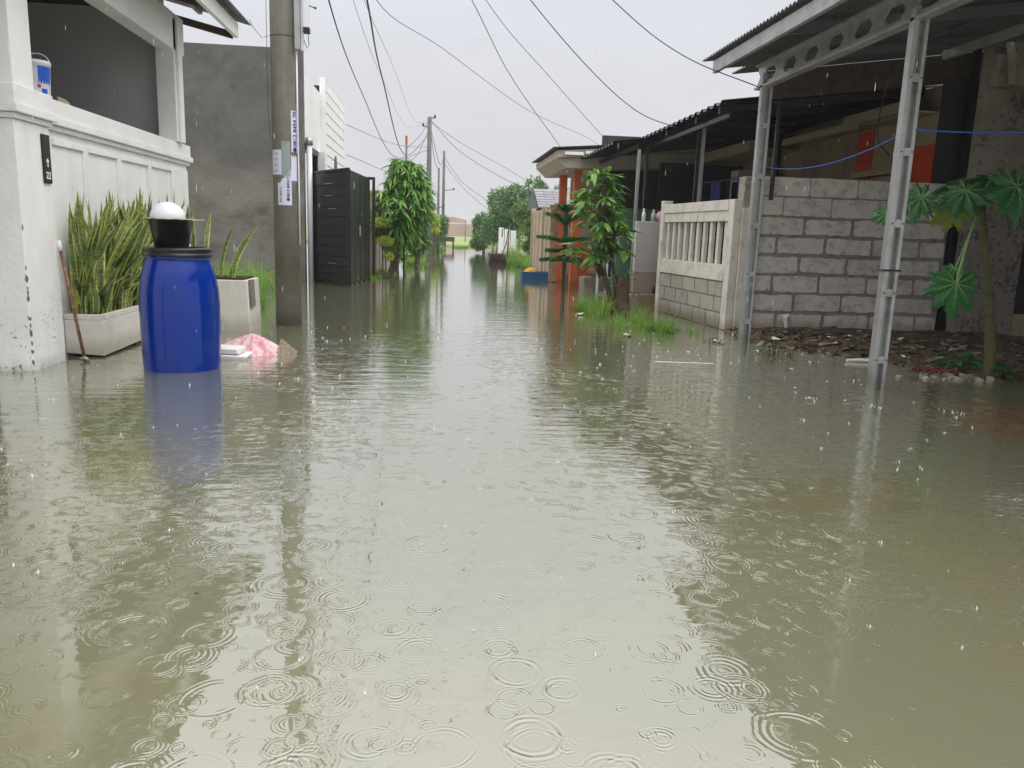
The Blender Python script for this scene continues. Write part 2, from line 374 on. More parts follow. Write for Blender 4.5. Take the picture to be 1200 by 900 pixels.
# ------------------------------------------------------------------ the water: silt-brown, rain rings as real relief height
def water():
    t = NT('muddy_flood_water'); P = t.pos()
    s = t.n('ShaderNodeSeparateXYZ'); t.l(P, s.inputs[0])
    # silt colour: olive with browner clouds, and a rusty sediment plume by the right bank
    n1 = t.noise(P, .55, 3, .5, .5)
    c = t.mix(t.mr(n1, .35, .65), c4(WA), c4(WB))
    dv = t.n('ShaderNodeVectorMath', operation='DISTANCE'); t.l(t.map(P, (1, .8, 1)), dv.inputs[0]); dv.inputs[1].default_value = (4.0, 3.6, 0)
    pl = t.mr(t.math('ADD', dv.outputs['Value'], t.math('MULTIPLY', t.noise(P, 3, 4), .5)), 1.15, .55, 0, .7)
    c = t.mix(pl, c, c4(lin((134, 98, 58))))
    t.l(c, t.p.inputs['Base Color'])
    t.p.inputs['Roughness'].default_value = .015
    t.p.inputs['IOR'].default_value = 1.7
    t.p.inputs['Specular IOR Level'].default_value = 1.0
    # rain rings: nearest-drop distance in several scattered layers
    H = None
    nd = t.n('ShaderNodeTexNoise'); t.l(P, nd.inputs['Vector']); nd.inputs['Scale'].default_value = 9; nd.inputs['Detail'].default_value = 2
    dsp = t.n('ShaderNodeVectorMath', operation='SCALE'); dsp.inputs[3].default_value = .022; t.l(nd.outputs['Color'], dsp.inputs[0])
    PW = t.n('ShaderNodeVectorMath', operation='ADD'); t.l(P, PW.inputs[0]); t.l(dsp.outputs[0], PW.inputs[1]); PW = PW.outputs[0]
    def ring(scale, off, rmin, rmax, lam, amp, keep, w):
        v = t.n('ShaderNodeTexVoronoi', voronoi_dimensions='2D', feature='F1'); t.l(t.map(PW, (1, 1, 1), (off, off * .7, 0)), v.inputs['Vector'])
        v.inputs['Scale'].default_value = scale; v.inputs['Randomness'].default_value = .75
        d = t.math('DIVIDE', v.outputs['Distance'], scale)
        cs = t.n('ShaderNodeSeparateColor'); t.l(v.outputs['Color'], cs.inputs[0])
        Rr = t.mr(cs.outputs[0], 0, 1, rmin, rmax)
        x = t.math('SUBTRACT', d, Rr)
        ww = t.mr(cs.outputs[2], 0, 1, w * .55, w)
        e = t.math('DIVIDE', x, ww); e = t.math('EXPONENT', t.math('MULTIPLY', t.math('MULTIPLY', e, e), -1.0))
        a = t.math('MULTIPLY', t.mr(cs.outputs[1], 1 - keep, 1, 0, amp), 1.0)
        fade = t.mr(t.math('MULTIPLY', d, scale), .34, .5, 1, 0)
        return t.math('MULTIPLY', t.math('MULTIPLY', t.math('SINE', t.math('MULTIPLY', x, 2 * PI / lam)), e), t.math('MULTIPLY', a, fade))
    for args in RINGS:
        h = ring(*args); H = h if H is None else t.math('ADD', H, h)
    zone = t.mr(t.noise(P, .9, 2), .38, .62, .30, 1.2)
    H = t.math('MULTIPLY', H, zone)
    H = t.math('MULTIPLY', H, t.mr(t.noise(P, 16, 2), .36, .64, .2, 2.3))
    H = t.math('MULTIPLY', H, t.mr(s.outputs[1], 3.6, 10, 1.0, .12))
    # capillary chop, long-crested across the street farther off
    w1 = t.noise(t.map(P, (5, 14, 1)), 1.0, 3, .55, .4)
    w2 = t.noise(t.map(P, (1.3, 6, 1), (3, 8, 0)), 1.0, 2, .5, .3)
    far = t.math('MULTIPLY', t.mr(s.outputs[1], 2.2, 5, .32, 1.15), t.mr(s.outputs[1], 8, 26, 1.0, .25))
    chop = t.math('ADD', t.math('MULTIPLY', w1, CH[0]), t.math('MULTIPLY', w2, CH[1]))
    H = t.math('ADD', H, t.math('MULTIPLY', chop, far))
    b = t.n('ShaderNodeBump'); t.l(H, b.inputs['Height']); b.inputs['Distance'].default_value = 1.0; b.inputs['Strength'].default_value = 1.0
    t.l(b.outputs[0], t.p.inputs['Normal']); t.l(b.outputs[0], t.p.inputs['Coat Normal'])
    t.p.inputs['Coat Weight'].default_value = .9; t.p.inputs['Coat Roughness'].default_value = .0; t.p.inputs['Coat IOR'].default_value = 1.5
    return t.m
WA = lin((117, 114, 88)); WB = lin((111, 113, 94))
CH = (.0019, .0036)
#        scale off  rmin  rmax  lambda amp   keep  width
RINGS = [(3.2, 0.0, .03, .10, .017, .00060, .5, .022),
         (3.6, 31.0, .02, .09, .019, .00055, .5, .026),
         (3.9, 7.3, .02, .085, .015, .00055, .6, .022),
         (5.0, 3.1, .02, .07, .012, .00045, .75, .018),
         (5.6, 41.3, .01, .06, .012, .00045, .7, .016),
         (6.5, 11.7, .01, .05, .010, .00040, .7, .013),
         (8.5, 17.9, .005, .038, .009, .00034, .7, .010),
         (12., 23.3, .003, .026, .008, .00026, .5, .007),
         (16., 53.3, .002, .018, .007, .00020, .5, .005)]
M['water'] = water()

def groundmat():
    t = NT('mud_and_grass'); P = t.pos(); s = t.n('ShaderNodeSeparateXYZ'); t.l(P, s.inputs[0])
    mud = t.mix(t.mr(t.noise(P, 7, 6, .65), .35, .65), c4(lin((62, 50, 40))), c4(lin((104, 88, 72))))
    gr = t.mix(t.mr(t.noise(P, .5, 6, .65), .35, .65), c4(lin((112, 132, 66))), c4(lin((146, 158, 92))))
    c = t.mix(t.mr(s.outputs[1], 57, 60), mud, gr)
    t.l(c, t.p.inputs['Base Color']); t.p.inputs['Roughness'].default_value = .75
    t.bump(t.noise(P, 25, 5), .03); return t.m
M['ground'] = groundmat()

# ------------------------------------------------------------------ ground, one sheet to the horizon
def sm(a, b, x):
    u = min(1, max(0, (x - a) / (b - a))); return u * u * (3 - 2 * u)
def bank(x, y):
    sh = 8.35 - 1.35 * (x - 3.3)
    sh = max(6.15, min(8.35, sh)) if x > 3.3 else 9.2
    u = sm(sh - .5, sh + 1.0, y) * sm(3.2, 3.7, x) * (1 - sm(12, 13, y))
    return u
def gz(x, y):
    if y > 56.4: return -0.35 + .5 * sm(56.4, 58.5, y) + .25 * sm(70, 300, y)
    z = -.38 + .2 * sm(2.3, 3.3, abs(x + (0.1 if x < 0 else 0)))
    u = bank(x, y)
    z = z * (1 - u) + u * .05
    n = noise.noise(Vector((x * 2.1, y * 2.1, .3))) * .035 + noise.noise(Vector((x * 9, y * 9, 4))) * .018
    return z + n * (1 if 3 < x < 9 and 4 < y < 12 else .6)
def axis(dense, lo, hi, step, far):
    a = []
    v = lo
    while v <= hi + 1e-6: a.append(v); v += step
    return sorted(set([round(q, 4) for q in far + a + dense]))
xs = axis([], 3, 8, .07, [-2500, -1200, -500, -200, -90, -40, -20, -12, -8, -6, -5, -4, -3.4, -3, -2.6, -2.3, -1.5, -.5, .5, 1.5, 2.3, 8.6, 9.5, 12, 20, 40, 90, 200, 500, 1200, 2500])
ys = axis([], 5, 10.5, .07, [-30, -10, -3, 0, 2, 4, 4.6, 11.2, 12, 13, 15, 18, 22, 27, 33, 40, 48, 54, 56, 56.5, 57, 57.5, 58, 58.6, 60, 64, 70, 80, 95, 120, 160, 220, 320, 600, 1300, 3000])
g = MB(); nx_, ny_ = len(xs), len(ys)
g.add([(x, y, gz(x, y)) for y in ys for x in xs], [(j * nx_ + i, j * nx_ + i + 1, (j + 1) * nx_ + i + 1, (j + 1) * nx_ + i) for j in range(ny_ - 1) for i in range(nx_ - 1)])
g.build('ground', M['ground'], smooth=True, kind='structure')
wv = MB(); wv.add([(-80, -25, 0), (80, -25, 0), (80, 57.6, 0), (-80, 57.6, 0)], [(0, 1, 2, 3)])
wv.build('water', M['water'], kind='structure')

# ------------------------------------------------------------------ LEFT: white house with carport
H = thing('white_house', 'white house with open carport behind a moulded street wall, left foreground', 'house', (-3.4, 7.8, -.4))
WX = -2.96
m = MB()  # street wall, below the cap
m.box(-3.12, WX, 6.42, 10.0, -.4, 1.76)
m.build('street_wall', M['white'], H, bevel=.004)
BX('corner_pillar', M['white'], H, -3.14, -2.88, 5.92, 6.42, -.4, 1.76, bevel=.006)
m = MB()
for a, b in ((6.62, 7.14), (7.24, 7.86), (7.96, 8.66), (8.76, 9.4)):   # raised frames round recessed panels
    m.box(WX, WX + .018, a - .1, a, .30, 1.70) if a > 6.7 else None
    m.box(WX + .001, WX + .022, a, b, 1.655, 1.70)
m.box(WX, WX + .018, 9.4, 9.98, .3, 1.70)
m.box(WX, WX + .018, 6.62, 9.98, .25, .298)
m.build('panel_moulding', M['white'], H, bevel=.003)
m = MB(); m.box(-3.5, -2.86, 5.90, 6.44, 1.762, 1.80); m.box(-3.52, -2.83, 5.87, 6.47, 1.802, 1.86); m.box(-3.5, -2.85, 5.89, 6.45, 1.862, 1.99)
m.box(-3.2, -2.93, 6.45, 10.05, 1.762, 1.80); m.box(-3.2, -2.90, 6.472, 10.08, 1.802, 1.86); m.box(-3.2, -2.92, 6.452, 10.05, 1.862, 1.99)
m.build('cap_moulding', M['white2'], H, bevel=.006)
BX('front_wall', M['white'], H, -3.5, -3.142, 5.98, 6.1, 1.2, 1.76)
BX('upper_pillar', M['white2'], H, -3.4, -2.88, 5.95, 6.24, 1.992, 3.5, bevel=.006)
m = MB(); m.box(-3.1, -2.9, 9.52, 9.74, 1.992, 3.3); m.box(-2.898, -2.87, 9.58, 9.72, 1.992, 3.3); m.build('far_pillar', M['white2'], H, bevel=.005)
BX('eave_beam', M['white2'], H, -3.08, -2.9, 5.3, 9.9, 2.97, 3.36, bevel=.005)
BX('carport_end_wall', M['greyin'], H, -7.5, -3.1, 9.76, 9.9, .2, 3.9)
BX('carport_back_wall', M['greyin'], H, -7.6, -7.5, 3, 9.76, -.4, 4.2)
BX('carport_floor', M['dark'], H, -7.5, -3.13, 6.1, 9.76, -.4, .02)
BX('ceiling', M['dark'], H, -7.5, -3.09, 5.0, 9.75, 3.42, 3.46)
r = corrugated(-2.28, 3.50, -7.7, 4.75, 3.0, 10.55, nx=8).build('roof', M['zinc'], H)
BX('fascia', M['white2'], H, -2.44, -2.39, 3.02, 10.35, 3.30, 3.46, bevel=.003)
m = MB()
for x in (-2.85, -3.6, -4.6, -5.6, -6.6): z = 3.5 + (-2.28 - x) * .2306; m.box(x, x + .05, 3.05, 10.35, z - .09, z - .025)
m.build('purlin', M['galv'], H)
m = MB()
for y in (10.28, 8.9, 7.5, 6.1, 4.7, 3.4): m.hexa([(-2.45, y, 3.28), (-2.45, y + .05, 3.28), (-7.5, y + .05, 4.44), (-7.5, y, 4.44), (-2.45, y, 3.36), (-2.45, y + .05, 3.36), (-7.5, y + .05, 4.52), (-7.5, y, 4.52)])
m.build('rafter', M['rust'], H)
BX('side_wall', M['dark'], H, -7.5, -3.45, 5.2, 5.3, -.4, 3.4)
# chipped paint down the pillar corner
random.seed(61); m = MB()
for z in (.06, .14, .2, .27, .33, .38, .52, .56, .60, .66, .74, 1.02):
    h_ = random.uniform(.012, .05); a_ = random.uniform(.006, .02)
    P_ = [(-2.88 - a_ * random.uniform(.5, 1), z), (-2.8785, z - h_ * .5), (-2.8785, z + h_ * .6), (-2.88 - a_ * random.uniform(.2, 1), z + h_)]
    m.add([(P_[0][0], 5.9185, P_[0][1]), (P_[1][0], 5.9185, P_[1][1]), (P_[2][0], 5.9185, P_[2][1]), (P_[3][0], 5.9185, P_[3][1]), (-2.8785, 5.92 + a_, z), (-2.8785, 5.92 + a_ * .6, z + h_ * .7)], [(0, 1, 2, 3), (1, 4, 5, 2)])
m.build('chipped_paint', M['plblock'], H, kind='stuff')
# house number plate
Pn = thing('house_number_plate', 'narrow black plate with the number 22 on the white corner pillar', 'sign', (-2.875, 6.33, 1.37))
BX('plate', M['blackpl'], Pn, -2.878, -2.866, 6.27, 6.385, 1.35, 1.70, bevel=.002)
def text_mesh(txt, size, extr=.0015, font_w=1.0):
    cu = bpy.data.curves.new('lettering', 'FONT'); cu.body = txt; cu.size = size; cu.extrude = extr; cu.align_x = 'CENTER'; cu.align_y = 'CENTER'; cu.offset = size * .018
    o = bpy.data.objects.new('lettering', cu); COL.objects.link(o); bpy.context.view_layer.update()
    me = bpy.data.meshes.new_from_object(o.evaluated_get(bpy.context.evaluated_depsgraph_get()))
    bpy.data.objects.remove(o); bpy.data.curves.remove(cu); return me
def text_on(txt, size, parent, mat, fn, name='lettering'):
    me = text_mesh(txt, size); org = ORG[parent.name]
    for v in me.vertices: v.co = Vector(fn(v.co.x, v.co.y, v.co.z)) - org
    me.materials.clear(); me.materials.append(mat); me.update(); return link(name, me, parent)
text_on('22', .072, Pn, M['platewhite'], lambda u, v, w: (-2.8645 + w, 6.3275 + u, 1.405 + v), 'digits')
m = MB(); m.prism([(6.31, 1.50), (6.345, 1.50), (6.345, 1.515), (6.3275, 1.53), (6.31, 1.515)], -2.866, -2.863, 'x'); m.box(-2.866, -2.8625, 6.32, 6.335, 1.47, 1.495)
m.build('house_emblem', M['platewhite'], Pn)
# bucket on the wall
Bk = thing('paint_bucket', 'white plastic bucket with blue label and red dot on top of the white wall', 'bucket', (-3.04, 6.62, 1.99))
bx, by, bz = -3.035, 6.62, 1.992
MB().lathe((bx, by, bz), [(0, 0), (.085, 0), (.088, .01), (.1, .235), (.104, .237), (.106, .262), (.098, .27), (0, .27)], 28).build('tub', M['whitepl'], Bk, smooth=True)
def arc_patch(cx, cy, r0, r1, z0, z1, a0, a1, n=12):
    mm = MB(); vs = []
    for k in range(n + 1):
        a = a0 + (a1 - a0) * k / n
        vs += [(cx + r0 * math.cos(a), cy + r0 * math.sin(a), z0), (cx + r1 * math.cos(a), cy + r1 * math.sin(a), z1)]
    return mm.add(vs, [(2 * k, 2 * k + 2, 2 * k + 3, 2 * k + 1) for k in range(n)])
arc_patch(bx, by, .0925, .101, bz + .1, bz + .225, math.radians(-58), math.radians(8)).build('label', M['blue'], Bk, smooth=True)
arc_patch(bx, by, .0912, .0925, bz + .03, bz + .065, math.radians(-45), math.radians(-18)).build('label', M['blue'], Bk, smooth=True)
arc_patch(bx, by, .0920, .0935, bz + .068, bz + .092, math.radians(-62), math.radians(-48)).build('dot', M['red'], Bk, smooth=True)
MB().tube([(bx + .104 * math.cos(a) * 1, by + .03 * math.sin(a), bz + .24 + .09 * math.sin(a)) for a in [PI * k / 14 for k in range(15)]], .004, 6).build('handle', M['whitepl'], Bk, smooth=True)
o = MB().hexa([(-3.0, 6.86, 1.992), (-2.94, 6.9, 1.992), (-2.98, 7.05, 1.992), (-3.06, 7.03, 1.992), (-3.0, 6.87, 2.05), (-2.95, 6.9, 2.03), (-2.98, 7.04, 2.02), (-3.05, 7.02, 2.04)]).build('brick_fragment', M['cream'], bevel=.004)
tag(o, 'small tan brick piece lying on the white wall beside the bucket', 'brick')

# ------------------------------------------------------------------ planters
Pl = thing('planter_box', 'long white rendered planter against the wall holding the snake plants', 'planter', (-2.82, 7.4, 0))
m = MB(); x0, x1, y0, y1, zb, zt = -2.955, -2.66, 6.6, 8.25, .03, .345
m.hexa([(x0, y0, zb), (x1, y0, zb - .02), (x1, y1, zb + .01), (x0, y1, zb + .02), (x0, y0, .30), (x1, y0, .30), (x1, y1, .30), (x0, y1, .30)])
m.box(x0, x1, y0, y0 + .04, .301, zt); m.box(x0, x1, y1 - .04, y1, .301, zt); m.box(x1 - .04, x1, y0 + .041, y1 - .041, .301, zt); m.box(x0, x0 + .03, y0 + .041, y1 - .041, .301, zt)
m.build('box', M['planter'], Pl, bevel=.006)
BX('soil', M['soil'], Pl, x0 + .03, x1 - .04, y0 + .04, y1 - .04, .3005, .325)
m = MB()
for y in (6.75, 7.4, 8.05): m.box(-2.93, -2.70, y, y + .14, -.3, .03)
m.build('foot', M['plblock'], Pl)
P2 = thing('planter_box', 'squat white planter with a broken corner behind the blue drum', 'planter', (-2.4, 8.7, 0))
m = MB(); m.prism([(-2.93, -.35), (-1.90, -.35), (-1.93, .53), (-2.93, .53)], 8.4, 8.95, 'y'); m.build('box', M['planter'], P2, bevel=.008)
m = MB(); m.hexa([(-1.905, 8.45, .24), (-1.895, 8.45, .24), (-1.895, 8.62, .25), (-1.905, 8.62, .25), (-1.93, 8.45, .531), (-1.905, 8.45, .531), (-1.905, 8.62, .531), (-1.93, 8.62, .531)]); m.build('broken_corner', M['plblock'], P2)
m = MB(); m.box(-2.9, -1.97, 8.44, 8.91, .531, .545); m.build('soil', M['soil'], P2)

# snake plant
def blade(base, h, w, lean, az, yellow=False, n=11):
    """upright sword leaf: dark banded middle, pale margins"""
    m = MB(); vs = []; fc = random.uniform(0, 2 * PI); fx, fy = math.cos(fc), math.sin(fc)
    lx, ly = math.cos(az) * lean, math.sin(az) * lean
    tw = jit(.9); wav = jit(.012)
    for i in range(n + 1):
        u = i / n
        wd = w * (0.55 + .45 * math.sin(min(1, u * 1.9) * PI / 2)) * (1 - max(0, (u - .55) / .45) ** 1.7) + .0012
        a = fc + tw * u; fx, fy = math.cos(a), math.sin(a)
        c = Vector((base[0] + lx * u ** 1.7 + wav * math.sin(6 * u), base[1] + ly * u ** 1.7, base[2] + h * u * (1 - .25 * lean * u)))
        for k, q in enumerate((-1, -.72, 0, .72, 1)):
            fold = (1 - abs(q)) * wd * .28
            vs.append((c.x + fx * q * wd / 2 - fy * fold, c.y + fy * q * wd / 2 + fx * fold, c.z))
    for i in range(n):
        for k in range(4):
            a = i * 5 + k; m.add([], [], 0)
    b = MB(); b.v = vs
    for i in range(n):
        for k in range(4):
            a = i * 5 + k; b.f.append((a, a + 1, a + 6, a + 5)); b.m.append(2 if yellow else (1 if k in (0, 3) else 0))
    return b
Sp = thing('snake_plant', 'dense snake plants with tall yellow-edged leaves in the long white planter', 'plant', (-2.8, 7.3, .32))
sm3 = [M['snake'], M['snakeedge'], M['snakeyel']]
for i in range(270):
    y = 6.66 + 1.5 * random.random() ** .95; x = random.uniform(-2.9, -2.71)
    hh = random.choice((.4, .55, .7, .84, .94, 1.02)) * random.uniform(.85, 1.1)
    ln = random.choice((.05, .14, .26, .42)) * random.uniform(.6, 1.3)
    az = random.uniform(-2.2, 1.5)
    if x + math.cos(az) * ln < -2.93: az = -az * .3
    b = blade((x, y, .318), hh, random.uniform(.055, .088) * (.55 if i % 13 == 0 else 1), ln, az, i % 13 == 0)
    b.v = [(max(v[0], -2.945), v[1], v[2]) for v in b.v]
    b.build('leaf', sm3, Sp, smooth=True)
Sp2 = thing('snake_plant', 'snake plants in the squat planter, leaves showing behind the black basin', 'plant', (-2.2, 8.6, .54))
for (dx, dy, az, ln, h) in ((0, 0, .1, .34, .62), (.05, -.05, .4, .22, .52), (-.1, .05, -.5, .2, .6), (-.25, 0, .9, .1, .7), (-.35, .02, 2.0, .1, .75), (-.5, 0, -2, .12, .66)):
    blade((-2.15 + dx, 8.6 + dy, .54), h, .06, ln, az).build('leaf', sm3, Sp2, smooth=True)
for i in range(16):
    blade((random.uniform(-2.88, -2.6), random.uniform(8.48, 8.85), .54), random.uniform(.45, .95), random.uniform(.05, .08), random.choice((.05, .15, .28)), random.uniform(-1.3, 1.0)).build('leaf', sm3, Sp2, smooth=True)

# ------------------------------------------------------------------ drum, basin, stick, bag
D = thing('blue_drum', 'large blue plastic drum with black lid standing in the water', 'drum', (-1.9, 6.18, -.1))
dc = (-1.925, 6.2, -.12)
MB().lathe(dc, [(.0, 0), (.25, 0), (.262, .02), (.268, .05), (.270, .10), (.277, .13), (.281, .2), (.286, .42), (.287, .60), (.280, .72), (.264, .82), (.246, .89), (.230, .935), (.227, .95), (.240, .955), (.240, .972), (.228, .976), (.224, 1.0)], 64).build('barrel', M['bluepl'], D, smooth=True)
MB().lathe(dc, [(.23, .968), (.245, .97), (.248, .975), (.248, .988), (.241, .992), (.241, 1.004), (.245, 1.008), (.245, 1.026), (.236, 1.034), (.215, 1.036), (.205, 1.022), (.0, 1.02)], 64).build('lid', M['blackpl'], D, smooth=True)
MB().tube([(dc[0] + .2885 * math.sin(-.12) * q_, dc[1] - .2885 * q_, dc[2] + z_) for q_, z_ in ((.945, .12), (.985, .25), (1.0, .5), (.985, .72), (.95, .82))], .0018, 5).build('mould_seam', M['bluepl'], D, smooth=True)
Bs = thing('black_basin', 'black plastic basin with pale worn rim standing on the drum lid', 'basin', (-1.93, 6.17, .905))
bc = (-1.955, 6.17, .905)
MB().lathe(bc, [(0, .0), (.112, 0), (.118, .01), (.156, .205), (.168, .208), (.169, .216), (.157, .217), (.15, .20), (.114, .02), (0, .02)], 44).build('bowl', M['blackpl'], Bs, smooth=True)
m = MB(); pts = [(bc[0] + .168 * math.cos(a) * random.uniform(.99, 1.03), bc[1] + .168 * math.sin(a), bc[2] + .217 + jit(.003)) for a in [2 * PI * k / 40 for k in range(41)]]
m.tube(pts, .005, 6, cap=False); m.hexa([(bc[0] + .15, bc[1] - .05, bc[2] + .205), (bc[0] + .235, bc[1] - .04, bc[2] + .212), (bc[0] + .235, bc[1] + .03, bc[2] + .212), (bc[0] + .15, bc[1] + .05, bc[2] + .205), (bc[0] + .15, bc[1] - .05, bc[2] + .217), (bc[0] + .235, bc[1] - .04, bc[2] + .222), (bc[0] + .235, bc[1] + .03, bc[2] + .222), (bc[0] + .15, bc[1] + .05, bc[2] + .217)])
m.build('rim', M['rim'], Bs, smooth=False)
m = MB(); bm = bmesh.new(); bmesh.ops.create_uvsphere(bm, u_segments=36, v_segments=18, radius=1)
for v in bm.verts: v.co = Vector((v.co.x * .125, v.co.y * .12, max(v.co.z, -.35) * .12)); v.co += Vector((-1.975, 6.17, 1.125))
me = bpy.data.meshes.new('upturned_bowl'); bm.to_mesh(me); bm.free(); me.polygons.foreach_set('use_smooth', [True] * len(me.polygons)); me.materials.append(M['whitepl'])
o = link('upturned_bowl', me); tag(o, 'round white plastic bowl sitting upside down in the black basin', 'bowl')
St = thing('wooden_stick', 'thin brown stick with white top leaning on the wall beside the planter', 'stick', (-2.7, 6.42, 0))
MB().tube([(-2.862, 6.42, .86), (-2.80, 6.40, .5), (-2.705, 6.36, -.05)], .0125, 8).build('shaft', M['skin_bamboo'], St, smooth=True)
MB().tube([(-2.872, 6.424, .93), (-2.861, 6.42, .85)], .017, 8).build('grip', M['whitepl'], St, smooth=True)
m = MB(); m.tube([(-2.745, 6.36, .02), (-2.712, 6.36, .035), (-2.68, 6.36, .01)], .014, 8); m.build('foot_cap', M['galv'], St, smooth=True)
# pink bag: a domed film with creases running up to its gathered top
vs = []; fs = []; NA, NR = 56, 14; random.seed(11); ph = [random.uniform(0, 6.28) for _ in range(5)]
for i in range(NR + 1):
    u = i / NR
    for j in range(NA):
        a = 2 * PI * j / NA
        cr = 1 + .10 * math.sin(5 * a + ph[0]) + .06 * math.sin(11 * a + ph[1]) + .035 * math.sin(19 * a + ph[2])
        rx, ry = .37 * u ** .85 * cr, .22 * u ** .85 * cr
        z = .17 * (1 - u) ** 1.25 + .02 * math.sin(11 * a + ph[1]) * u * (1 - u) * 4 * .5 + .012 * math.sin(19 * a + ph[3]) * math.sin(PI * u) - .02 * u
        vs.append((-1.60 + rx * math.cos(a) + .03 * (1 - u), 6.98 + ry * math.sin(a), z))
for i in range(NR):
    for j in range(NA): a = i * NA + j; b = i * NA + (j + 1) % NA; fs.append((a, b, b + NA, a + NA))
b = MB(); b.add(vs, fs); o = b.build('plastic_bag', M['bag'], smooth=True); tag(o, 'crumpled pink and white plastic bag floating beside the blue drum', 'bag')
Fb = thing('foam_box', 'white foam box half under water in front of the pink bag', 'box', (-1.62, 6.72, 0))
MB().hexa([(-1.86, 6.6, -.05), (-1.56, 6.6, -.05), (-1.56, 6.8, -.05), (-1.86, 6.8, -.05), (-1.87, 6.58, .04), (-1.53, 6.58, .03), (-1.53, 6.82, .035), (-1.87, 6.82, .045)]).build('tray', M['white_scrap'], Fb, bevel=.012)
MB().hexa([(-1.86, 6.6, .046), (-1.6, 6.6, .04), (-1.58, 6.8, .04), (-1.86, 6.8, .05), (-1.86, 6.6, .09), (-1.62, 6.6, .085), (-1.58, 6.79, .09), (-1.86, 6.8, .1)]).build('cover', M['white_scrap'], Fb, bevel=.008)
o = MB().hexa([(-1.36, 6.86, -.02), (-1.2, 6.92, -.02), (-1.195, 6.93, -.02), (-1.36, 6.88, -.02), (-1.33, 6.99, .13), (-1.19, 6.95, .02), (-1.185, 6.96, .02), (-1.33, 7.0, .13)]).build('cardboard_sheet', M['litter']); tag(o, 'bent tan sheet sticking out of the water right of the pink bag', 'sheet')

# ------------------------------------------------------------------ main utility pole
U = thing('utility_pole', 'thick stained concrete pole with stickers, nearest on the left', 'pole', (-1.64, 9.08, -.4))
pc = (-1.635, 9.08)
MB().lathe((pc[0], pc[1], -.4), [(0, 0), (.142, 0), (.138, 3), (.133, 5), (.12, 8.6), (0, 8.6)], 40).build('shaft', M['polec'], U, smooth=True)
MB().tube([(pc[0] + .139 * math.cos(2 * PI * k / 24), pc[1] + .139 * math.sin(2 * PI * k / 24), 3.07 + .01 * math.sin(2 * PI * k / 24)) for k in range(25)], .004, 5).build('wire_band', M['cable'], U)
BX('cable_trunking', M['galv'], U, -1.50, -1.44, 8.96, 9.02, 2.93, 5.5, bevel=.004)
BX('cable_trunking', M['whitepl'], U, -1.438, -1.408, 8.98, 9.02, 2.92, 5.5, bevel=.003)
b_ = BX('meter_box', M['whitepl'], U, -1.404, -1.34, 8.92, 9.0, 3.12, 3.55, bevel=.008)
MB().box(-1.406, -1.338, 8.916, 9.004, 3.09, 3.145).build('box_base', M['blackpl'], b_, bevel=.006)
MB().tube([(-1.34, 8.95, 3.36), (-1.30, 8.95, 3.345), (-1.27, 8.95, 3.34)], [.006, .005, .016], 8).build('hook', M['blackpl'], U, smooth=True)
MB().tube([(-1.36, 8.96, 3.1), (-1.35, 8.96, 2.98), (-1.37, 8.96, 2.94), (-1.40, 8.96, 3.02)], .004, 5).build('loose_wire', M['cable'], U)
MB().tube([(-1.49, 9.02, 2.93), (-1.492, 9.02, 2.2), (-1.488, 9.02, 1.55), (-1.49, 9.02, .9)], .009, 8).build('conduit', M['whitepl'], U, smooth=True)
MB().tube([(-1.775, 9.0, 3.05), (-1.84, 8.99, 3.03), (-1.92, 8.98, 3.12), (-1.96, 8.98, 3.2)], .003, 5).build('loose_wire', M['cable'], U)
MB().tube([(-1.79, 9.0, 3.4), (-1.795, 9.0, 2.4), (-1.78, 9.0, 2.0)], .003, 5).build('loose_wire', M['cable'], U)
def sticker(a0, a1, z0, z1, mat, poly=None, name='sticker', r=.1405):
    mm = MB(); n = 10; vs = []
    for k in range(n + 1):
        u = k / n; a = math.radians(a0 + (a1 - a0) * u); t0, t1 = z0, z1
        if poly: t1 = poly(u)
        vs += [(pc[0] + r * math.cos(a), pc[1] + r * math.sin(a), t0), (pc[0] + r * math.cos(a), pc[1] + r * math.sin(a), t1)]
    mm.add(vs, [(2 * k, 2 * k + 2, 2 * k + 3, 2 * k + 1) for k in range(n)])
    return mm.build(name, mat, U, smooth=True)
def pole_text(txt, size, acen, zc, par, mat):
    # text runs upward: u -> z, v -> to the left round the pole
    return text_on(txt, size, par, mat, lambda u, v, w: (pc[0] + (.1412 + w) * math.cos(math.radians(acen) - v / .14), pc[1] + (.1412 + w) * math.sin(math.radians(acen) - v / .14), zc + u))
s1 = sticker(-118, -56, 1.32, 1.69, M['paper'], lambda u: 1.55 + .14 * min(1, max(0, (u - .12) / .75)) + .012 * math.sin(u * 23))
pole_text('\u25cf0812 8454 7', .043, -71, 1.49, s1, M['ink']); pole_text('5551 0816 31', .03, -104, 1.43, s1, M['inkgrey'])
s2 = sticker(-54, -14, 1.88, 2.31, M['paper']); pole_text('\u25cf0812 8454 70', .066, -34, 2.09, s2, M['ink'])
s3 = sticker(-155, -98, 1.64, 1.90, M['paper'])
for k, z in enumerate((1.86, 1.80, 1.74, 1.68)):
    text_on('5 1 7 4', .022, s3, M['inkgrey'], lambda u, v, w, z=z: (pc[0] + (.1412 + w) * math.cos(math.radians(-127) + u / .14), pc[1] + (.1412 + w) * math.sin(math.radians(-127) + u / .14), z + v))['kind'] = 'stuff'
sticker(-97, -60, 1.62, 2.02, M['paperg'], lambda u: 1.99 + .02 * math.sin(u * 30)); sticker(-57, -25, 1.58, 1.86, M['paper'], lambda u: 1.84 + .015 * math.sin(u * 17))

